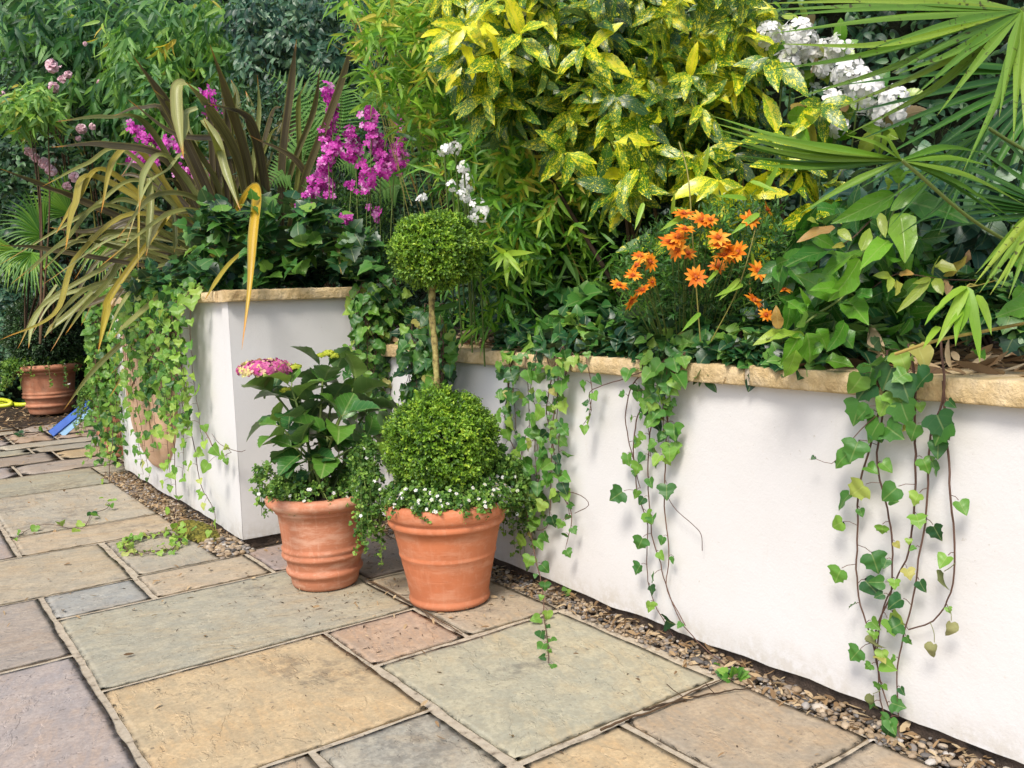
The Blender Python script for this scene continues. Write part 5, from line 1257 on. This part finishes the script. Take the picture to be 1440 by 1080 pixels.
# ------------------------------------------------------------------ glossy laurel-like shrub at right (leaf by leaf)
def c9(x, y): return (1060 + x / 3.374, 240 + y / 3.374)
def px_leaf(g, a, b_, wpx, d0, d1, rnd, T=T_OVATE, curl=.5, fold=.3, wave=.42, conv=c9, sc_=3.374, n=None):
    A = at(*conv(*a), d0); B = at(*conv(*b_), d1); L_ = np.linalg.norm(B - A); W_ = wpx / sc_ / FPX * d0
    g.leaves(T, [A], [B - A], [TOCAM + UP * .55 + rng.normal(size=3) * .4 if n is None else n], L_ * 1.04, W_ * 1.15, curl, fold, np.array([rnd]), wave)
t = thing('glossy_leaved_shrub', tuple(onX(1190, 500, 2.0)), 'glossy bright green shrub with wavy leaves leaning over the low wall', 'shrub')
g = G(); gs = G()
LS = [((665, 110), (415, 235), 90, .62), ((650, 190), (835, 30), 55, .7), ((715, 150), (1015, 190), 135, .48), ((690, 200), (735, 400), 115, .78), ((520, 375), (300, 460), 90, .7), ((640, 330), (530, 410), 80, .75), ((600, 390), (760, 450), 110, .55), ((500, 420), (410, 610), 105, .68),
      ((400, 600), (230, 490), 110, .58), ((400, 560), (300, 540), 60, .62), ((440, 610), (525, 690), 100, .6), ((240, 680), (165, 600), 80, .6), ((200, 740), (295, 660), 45, .75), ((220, 770), (150, 920), 80, .62), ((250, 770), (290, 920), 115, .62), ((300, 750), (365, 850), 70, .6), ((390, 750), (480, 830), 90, .5),
      ((200, 850), (160, 990), 75, .78), ((340, 900), (470, 910), 70, .62), ((160, 760), (10, 800), 50, .86), ((510, 380), (560, 260), 50, .85), ((385, 390), (190, 360), 110, .25), ((640, 90), (640, 30), 40, .85), ((240, 780), (100, 760), 60, .82), ((250, 690), (260, 560), 50, .7), ((690, 60), (740, -40), 70, .75), ((690, 40), (660, -30), 60, .75),
      ((120, 750), (100, 650), 50, .97), ((430, 720), (400, 830), 70, .5), ((700, 380), (760, 470), 60, .7), ((560, 600), (480, 560), 60, .45), ((330, 830), (240, 860), 60, .55)]
for a, b_, w_, r_ in LS: px_leaf(g, a, b_, w_, 1.98 + random.uniform(-.05, .05), 1.93 + random.uniform(-.06, .06), r_)
n = 60; px = sample([(1110, 320), (1300, 270), (1300, 450), (1140, 500), (1090, 440)], n); twigs(g, ats(px, rng.uniform(2.05, 2.35, n)), TOCAM * .6 + rv(n, .6), .06, 5, T_OVATE, .085, .042, 1, .3, .4, .25, rng.uniform(0, .5, n), .1, wave=.15)
gs.tube(sm([at(*c9(690, 40), 2.0), at(*c9(680, 150), 2.0), at(*c9(610, 300), 2.0), at(*c9(520, 385), 2.0), at(*c9(440, 580), 2.0), at(*c9(300, 680), 2.0), at(*c9(190, 760), 2.0), at(*c9(60, 800), 1.98)], 24), .0026, 6, .6)
gs.tube(sm([at(*c9(570, 720), 2.1), at(*c9(480, 600), 2.05), at(*c9(440, 580), 2.0)], 8), .0026, 6, .6)
gs.build('branch', M_STEMG, t); g.build('foliage', M_LAUR, t)
t = thing('bronze_leaved_shrub', tuple(onX(1300, 480, 2.1)), 'thin twigs with small bronze new leaves right of the glossy shrub', 'shrub')
g = G(); gs = G()
for a, b_, w_ in [((840, 510), (705, 650), 40), ((850, 500), (855, 400), 35), ((900, 500), (1025, 420), 45), ((860, 510), (890, 575), 45), ((910, 520), (930, 575), 40), ((385, 270), (220, 300), 50), ((400, 280), (460, 320), 40), ((600, 200), (620, 300), 40), ((860, 450), (960, 460), 55), ((650, 500), (590, 490), 35), ((650, 500), (650, 560), 35), ((690, 490), (750, 480), 35), ((680, 520), (690, 580), 40), ((840, 510), (780, 530), 25), ((430, 350), (390, 355), 25), ((1000, 440), (1025, 390), 30), ((300, 250), (270, 220), 40)]:
    px_leaf(g, a, b_, w_, 1.96, 1.93, random.uniform(.9, 1.0) if random.random() < .6 else .88, T_LANCE)
gs.tube(sm([at(*c9(1060, 520), 2.0), at(*c9(900, 515), 1.97), at(*c9(680, 490), 1.97), at(*c9(560, 560), 2.1)], 10), .0015, 4)
gs.tube(sm([at(*c9(560, 230), 1.98), at(*c9(480, 310), 1.97), at(*c9(420, 350), 1.97)], 8), .0015, 4)
gs.build('branch', M_STEM, t); g.build('foliage', M_LAUR, t)
t = thing('bamboo', tuple(onX(1400, 480, 1.95)), 'single bamboo cane with drooping bright leaves reaching over the coping at the right', 'bamboo', BG)
g = G(); gs = G()
dB = 1.72
for a, b_, w_ in [((1010, 552), (895, 780), 46), ((1010, 548), (1100, 870), 46), ((1010, 550), (860, 608), 36), ((1060, 590), (1150, 735), 38), ((1000, 640), (930, 770), 35), ((1000, 650), (950, 700), 25), ((1010, 600), (1035, 740), 30), ((900, 640), (820, 670), 30), ((880, 740), (820, 790), 30)]:
    px_leaf(g, a, b_, w_, dB, dB - .06, random.uniform(.72, .88), T_BAM, .6, .3, 0)
gs.tube(sm([at(*c9(1330, 715), dB + .15), at(*c9(1100, 760), dB + .02), at(*c9(870, 805), dB), at(*c9(670, 870), dB + .05)], 20), .0035, 8, .8)
gs.tube(sm([at(*c9(1060, 545), dB), at(*c9(1010, 550), dB), at(*c9(960, 700), dB + .02), at(*c9(880, 800), dB)], 14), .0013, 5, .6)
gs.tube(sm([at(*c9(1150, 520), dB + .1), at(*c9(1060, 545), dB), at(*c9(1010, 550), dB)], 8), .0012, 5, .6)
gs.build('cane', M_CANE, t); g.build('foliage', M_BAM, t)
# bigger leaves at right edge
t = thing('broad_leaved_sprig', tuple(at(1440, 480, 1.9)), 'pair of broad green leaves entering at the right edge above the mulch', 'plant')
g = G(); gs = G(); px_leaf(g, (1330, 640), (1190, 655), 95, 1.75, 1.7, .6); px_leaf(g, (1300, 480), (1250, 400), 80, 1.8, 1.75, .55); px_leaf(g, (1290, 560), (1245, 600), 60, 1.8, 1.75, .6)
px_leaf(g, (1040, 850), (1100, 870), 50, 1.8, 1.75, .55); gs.tube(sm([at(*c9(1420, 700), 1.85), at(*c9(1340, 640), 1.78), at(*c9(1290, 560), 1.8), at(*c9(1300, 470), 1.82)], 8), .003, 5, .6)
gs.build('stem', M_STEMG, t); g.build('foliage', M_LAUR, t)

# ------------------------------------------------------------------ fan palm
t = thing('fan_palm', tuple(at(1560, 420, 2.0)), 'fan palm with long spotted leaflets reaching in from the upper right', 'palm')
def fan(hub, dh, tips, mat=M_PALM, w=.0095, rb=.6, name='frond', face=None, droopz=0.0):
    g = G(); H = at(*hub, dh)
    for (tx, ty, dt, *m) in tips:
        E = at(tx, ty, dt); mid = (H + E) / 2 + UP * (.004 + .012 * random.random()); 
        if m: mid = at(m[0], m[1], (dh + dt) / 2)
        pp = sm([H, mid, E], 18); s = np.linspace(0, 1, 18); ww = w * np.clip(np.minimum(.25 + s * 2.2, (1 - s) * 1.55 + .03), 0.02, 1)
        g.ribbon(pp, ww, TOCAM + UP * .5 if face is None else face, np.clip(rb + random.uniform(-.2, .2), 0, 1), random.choice([.5, .7, -.5]))
    return g.build(name, mat, t)
fan((1437, 15), 1.75, [(1068, 5, 1.70), (1085, 22, 1.68), (1078, 48, 1.66), (1090, 62, 1.65, 1250, 62), (1075, 100, 1.68, 1230, 75), (1220, 70, 1.62), (1260, 105, 1.6, 1350, 70), (1285, 135, 1.6), (1318, 162, 1.58), (1255, 102, 1.66), (1355, 240, 1.55, 1410, 120), (1405, 165, 1.55), (1425, 200, 1.56), (1445, 240, 1.58), (1112, 140, 1.8, 1270, 90), (1160, 160, 1.82, 1310, 95), (1190, 190, 1.85, 1320, 120), (1470, 180, 1.6), (1100, -20, 1.75), (1150, -35, 1.8), (1480, 120, 1.7), (1060, 15, 1.75)], mat=M_PALMS, w=.0100, rb=.55)
fan((1268, 225), 1.62, [(998, 162, 1.50, 1130, 200), (1000, 172, 1.48, 1130, 207), (1002, 180, 1.52, 1130, 212), (1012, 192, 1.5, 1130, 218), (1020, 200, 1.54, 1130, 222), (1032, 218, 1.56, 1140, 229), (1045, 230, 1.6, 1150, 236), (1190, 190, 1.5), (1230, 190, 1.55), (1125, 300, 1.7, 1190, 262), (1075, 190, 1.46, 1150, 205), (1400, 235, 1.75), (1420, 305, 1.8, 1350, 260), (1430, 320, 1.8, 1330, 255), (1445, 290, 1.8, 1360, 245), (1385, 215, 1.75)], w=.0085, rb=.62)
fan((1470, 285), 1.7, [(1370, 400, 1.6), (1377, 412, 1.6, 1430, 340), (1392, 415, 1.6, 1435, 350), (1408, 405, 1.58), (1418, 420, 1.6), (1388, 395, 1.65, 1420, 335), (1440, 410, 1.6), (1372, 385, 1.62)], mat=M_PALMS, w=.0085, rb=.62)
fan((1480, 100), 2.3, [(1200 + 30 * i, 200 + 27 * i * (1 if i < 5 else .9), 2.2) for i in range(8)] + [(1180, 120, 2.2), (1190, 160, 2.2), (1240, 90, 2.2)], w=.012, rb=.18)
fan((1500, 300), 2.1, [(1290, 200 + 16 * i, 2.1) for i in range(9)] + [(1330, 180, 2.1), (1370, 160, 2.1)], w=.008, rb=.15)
fan((1390, 180), 1.95, [(1225, 300, 1.9), (1250, 320, 1.9), (1200, 270, 1.9), (1280, 270, 1.9), (1265, 330, 1.9, 1330, 280), (1310, 300, 1.9), (1340, 290, 1.85), (1295, 230, 1.9), (1320, 330, 1.85)], w=.006, rb=.35)
gs = G()
gs.tube(sm([at(1437, 15, 1.75), at(1500, 10, 1.8), at(1600, 80, 1.9), at(1620, 480, 2.0)], 16), .007, 7, .6); gs.tube(sm([at(1268, 225, 1.62), at(1400, 330, 1.8), at(1600, 420, 2.0)], 12), .0035, 7, .6); gs.tube(sm([at(1470, 285, 1.7), at(1550, 300, 1.85), at(1610, 440, 2.0)], 10), .006, 7)
gs.tube(sm([at(1480, 100, 2.3), at(1570, 180, 2.2), at(1615, 460, 2.05)], 10), .006, 7); gs.tube(sm([at(1390, 180, 1.95), at(1500, 260, 2.0), at(1600, 440, 2.0)], 10), .004, 7)
gs.build('leaf_stalk', M_STEMG, t)
gs = G(); tb = at(1620, 480, 2.0); gs.tube(np.array([[tb[0], tb[1], .75], [tb[0], tb[1], .95], [tb[0] + .02, tb[1], 1.25]]), [.09, .10, .07], 12); gs.build('trunk', M_TWIG, t)
# small palm at left behind the flax
t = thing('small_palm', tuple(at(60, 470, 6.0)), 'small fan palm with narrow leaflets low behind the flax at the left', 'palm')
def fan2(hub, dh, R_, a0, a1, n, rb, w=.010):
    g = G(); H = at(*hub, dh)
    for a in np.linspace(a0, a1, n):
        a += random.uniform(-.03, .03); E = at(hub[0] + R_ * math.cos(a), hub[1] + R_ * math.sin(a) , dh - .1); pp = sm([H, (H + E) / 2 + UP * .04, E], 10); s = np.linspace(0, 1, 10)
        g.ribbon(pp, w * np.clip(np.minimum(.4 + s * 2, (1 - s) * 1.5 + .03), .02, 1), TOCAM + UP * .5, np.clip(rb + random.uniform(-.2, .2), 0, 1), .5)
    g.build('frond', M_PALM, t)
fan2((60, 330), 5.9, 70, 2.0, 5.0, 24, .45); fan2((45, 355), 5.7, 65, .6, 2.9, 22, .55); fan2((150, 345), 5.8, 55, .2, 2.6, 18, .6); fan2((20, 350), 5.8, 60, 1.0, 3.4, 18, .7); fan2((100, 300), 6.0, 70, 2.6, 4.6, 18, .5)
gs = G()
for (x, y) in [(60, 330), (45, 355), (150, 345), (20, 350), (100, 300)]: gs.tube(sm([at(x, y, 5.8), at(x + 15, y + 40, 6.2), at(x * .5 + 70, 420, 6.6)], 8), .003, 5, .2)
gs.build('leaf_stalk', M_STEMG, t)

# ------------------------------------------------------------------ flax (phormium)
t = thing('flax_plant', tuple(at(330, 395, 4.4)), 'big bronze and olive flax with arching and bent sword leaves on the tall bed', 'flax')
g = G()
def blade(pl, w, rnd, d0=4.4, d1=3.9, face=None):
    n = len(pl); P = [at(x, y, d0 + (d1 - d0) * i / (n - 1)) for i, (x, y) in enumerate(pl)]
    pp = sm(P, 26); s = np.linspace(0, 1, 26); ww = w * .80 / FPX * (d0 + d1) / 2 * .5 * np.clip(np.minimum(.65 + s, (1 - s) * 3.2 + .02), .02, 1)
    tw = random.uniform(-.5, .5)
    F = (TOCAM + UP * .35) + np.outer(s, CR) * tw if face is None else face
    g.ribbon(pp, ww, F, rnd, random.choice([.55, .7, .45]))
B = [([(335, 380), (290, 260), (235, 145), (187, 78)], 20, .12), ([(365, 380), (350, 240), (320, 140), (295, 62)], 17, .30), ([(395, 380), (397, 230), (410, 120), (417, 55)], 15, .15), ([(385, 370), (372, 250), (350, 170), (292, 145)], 19, .08),
     ([(355, 370), (340, 240), (300, 160), (262, 115)], 18, .35), ([(300, 350), (240, 230), (150, 205), (72, 207)], 18, .15), ([(290, 320), (210, 180), (150, 165), (78, 171)], 12, .52), ([(310, 330), (240, 170), (200, 152), (160, 163)], 16, .30),
     ([(250, 340), (120, 285), (60, 262), (0, 237)], 15, .20), ([(290, 340), (180, 215), (120, 232), (60, 262)], 9, .70), ([(300, 350), (200, 255), (120, 300), (0, 372)], 8, .72), ([(260, 330), (150, 240), (110, 280), (78, 330)], 12, .92),
     ([(320, 360), (140, 250), (105, 290), (92, 352)], 13, .9), ([(280, 330), (200, 215), (160, 225), (142, 300)], 12, .9), ([(320, 340), (240, 225), (205, 240), (195, 300)], 13, .78), ([(330, 340), (270, 220), (235, 240), (205, 265), (175, 350)], 8, .80),
     ([(330, 380), (200, 300), (110, 360), (78, 440), (0, 478)], 11, .90), ([(300, 390), (170, 350), (110, 340), (60, 380)], 9, .45), ([(320, 390), (180, 370), (60, 350), (0, 345)], 10, .18), ([(320, 385), (160, 290), (90, 340), (15, 400)], 10, .55),
     ([(310, 390), (190, 350), (140, 380), (60, 430), (25, 490)], 9, .70), ([(320, 390), (200, 340), (150, 400), (120, 430), (92, 470)], 10, .62), ([(320, 395), (220, 380), (150, 400), (80, 420), (45, 470)], 9, .78), ([(310, 392), (240, 390), (140, 400), (95, 430), (65, 470)], 11, .58),
     ([(345, 385), (290, 290), (220, 275), (165, 335)], 12, .45), ([(350, 390), (300, 310), (240, 300), (140, 375)], 10, .66), ([(300, 300), (240, 300), (215, 330), (205, 360)], 14, .40), ([(400, 350), (430, 250), (480, 120), (505, 20)], 16, .33),
     ([(400, 350), (420, 240), (420, 150), (430, 115)], 9, .6), ([(385, 350), (410, 240), (440, 160), (450, 95)], 10, .35), ([(390, 380), (440, 300), (420, 230), (350, 190)], 12, .25), ([(400, 380), (440, 330), (470, 330), (480, 385)], 11, .4),
     ([(340, 380), (335, 290), (310, 220), (285, 165)], 13, .66), ([(330, 380), (310, 270), (270, 200), (240, 150), (215, 125)], 10, .4), ([(350, 380), (355, 250), (365, 160), (362, 105)], 10, .80), ([(370, 380), (360, 260), (330, 200), (250, 190), (180, 140)], 12, .12),
     ([(310, 380), (270, 320), (210, 300), (130, 325), (70, 320)], 12, .2), ([(330, 385), (230, 330), (180, 325), (120, 330), (95, 350)], 8, .65), ([(315, 385), (230, 350), (170, 330), (60, 400)], 6, .8), ([(320, 390), (270, 370), (210, 380), (170, 430), (150, 475)], 8, .75)]
for pl, w_, r_ in B: blade(pl, w_, r_, 4.4, 4.4 - rng.uniform(.3, .8))
# folded, hanging and dying blades
blade([(262, 116), (250, 122), (250, 160), (258, 222)], 22, .84, 3.98, 3.9)
blade([(278, 152), (262, 160), (262, 180), (256, 205)], 13, .82, 3.98, 3.92)
blade([(285, 168), (305, 195), (318, 240), (338, 296)], 15, .72, 3.95, 3.8)
blade([(318, 345), (338, 290), (356, 264), (362, 280), (357, 330), (352, 400), (340, 492)], 19, .99, 4.0, 3.42)
blade([(345, 350), (322, 372), (305, 395), (288, 422)], 9, .93, 3.8, 3.55)
blade([(240, 300), (160, 410), (150, 440), (138, 495)], 14, .95, 4.2, 3.8)
blade([(250, 395), (215, 425), (180, 455), (160, 475)], 12, .72, 4.1, 3.8)
blade([(195, 260), (195, 320), (194, 380)], 4, .95, 4.1, 4.0)
blade([(210, 250), (212, 290), (206, 360)], 13, .74, 4.0, 3.9)
blade([(243, 290), (247, 330), (245, 355)], 9, .5, 4.1, 4.0)
blade([(130, 410), (100, 440), (75, 460), (62, 475)], 13, .72, 4.1, 4.0)
blade([(80, 400), (60, 430), (45, 460), (40, 490)], 8, .80, 4.1, 4.0)
for i in range(60):   # extra blades filling the fan
    a = rng.uniform(math.radians(95), math.radians(215)) if i < 40 else rng.uniform(math.radians(55), math.radians(100)); L_ = rng.uniform(150, 290); x0, y0 = 330 + rng.uniform(-25, 60), 385
    ex, ey = x0 + math.cos(a) * L_, y0 - math.sin(a) * L_ ; dr = rng.uniform(10, 90) * abs(math.cos(a))
    blade([(x0, y0), (x0 + math.cos(a) * L_ * .4, y0 - math.sin(a) * L_ * .45 - 15), (x0 + math.cos(a) * L_ * .78, y0 - math.sin(a) * L_ * .85 - 5), (ex, ey + dr)], rng.uniform(7, 13), random.choice([.05, .12, .2, .3, .4, .5, .6]), 4.7, 4.7 - rng.uniform(-.1, .5))
g.build('leaves', M_PHOR, t)

# ------------------------------------------------------------------ blue blade tool, hose
t = thing('blue_garden_tool', tuple(onZ(76, 612)), 'long blue plastic blade with a pale handle leaning by the far pots', 'garden tool')
M_BLUE = simplemat('blue_plastic', [(.3, (.01, .07, .36)), (.7, (.02, .12, .48))], 12, .35, .1, 60, .001, .5)
M_BLUE2 = simplemat('pale_blue_plastic', [(.3, (.16, .33, .52)), (.7, (.22, .42, .62))], 12, .4, .1, 60, .001, .5)
M_GREY = simplemat('pale_metal', [(.3, (.45, .48, .52)), (.7, (.6, .62, .65))], 12, .35, .1, 60, .001, .5)
a = onZ(72, 611, .012); dd = (a - CC) @ CF; b_ = at(122, 570, dd + .15); c_ = at(136, 535, dd + .3)
def bar(g, p, q, w_, h_, up=UP):
    ax = nrm(q - p); sd = nrm(np.cross(ax, up)); u2 = np.cross(sd, ax)
    bev = min(w_, h_) * .25; oc = [(-w_ + bev, -h_), (w_ - bev, -h_), (w_, -h_ + bev), (w_, h_ - bev), (w_ - bev, h_), (-w_ + bev, h_), (-w_, h_ - bev), (-w_, -h_ + bev)]
    R_ = np.array([[p + sd * x + u2 * y for x, y in oc], [q + sd * x + u2 * y for x, y in oc]]); g.grid(R_, closed=True); g.add(R_[1], np.arange(8), [8]); g.add(R_[0], np.arange(8)[::-1], [8])
g = G(); bar(g, a, b_, .03, .018, TOCAM); g.build('blade_spine', M_BLUE, t, smooth=False)
g = G(); off = nrm(np.cross(nrm(b_ - a), TOCAM)) ; off = off if off[2] < 0 else -off
bar(g, a + off * .05 + nrm(b_ - a) * .05, b_ + off * .04, .03, .005, TOCAM); g.build('blade', M_BLUE2, t, smooth=False)
g = G(); g.tube(np.array([b_, (b_ + c_) / 2, c_]), .022, 10); g.build('socket', M_BLUE, t)
g = G(); g.tube(np.array([c_, c_ + (c_ - b_) * 1.0, c_ + (c_ - b_) * 3.2]), .013, 10); g.build('handle', M_GREY, t)
M_HOSE = simplemat('yellow_hose', [(.3, (.55, .62, .03)), (.7, (.65, .72, .05))], 12, .4, .1, 60, .001, .5)
g = G(); 
hp = [onZ(-60, 560, .02), onZ(-20, 563, .02), onZ(5, 566, .02), onZ(25, 569, .02), onZ(46, 568, .02), onZ(60, 566, .02)]
g.tube(sm(hp, 30), .022, 10); hp = [onZ(-60, 567, .02), onZ(-20, 563, .05), onZ(0, 562, .05), onZ(14, 565, .05), onZ(10, 570, .02), onZ(-30, 572, .02)]; g.tube(sm(hp, 30), .022, 10)
o = g.build('garden_hose', M_HOSE, loc=tuple(onZ(20, 568))); tag(o, 'yellow-green garden hose lying on the ground left of the far pot', 'hose')
# bacopa in the far pots
bacopa('trailing_bacopa', P3, .31 * s3 / 1.76, prof3[-1][1] - .01, 120, 'trailing plant spilling from the far left pot', full + [(2.5, 3.6)] * 2, .1, 1.0, (.05, .2), 1.9)
bacopa('trailing_bacopa', P4, .17, prof4[-1][1] - .01, 120, 'trailing plant spilling from the half-hidden pot', full + [(2.5, 4.4)] * 2, .1, 1.1, (.05, .25), 1.2)
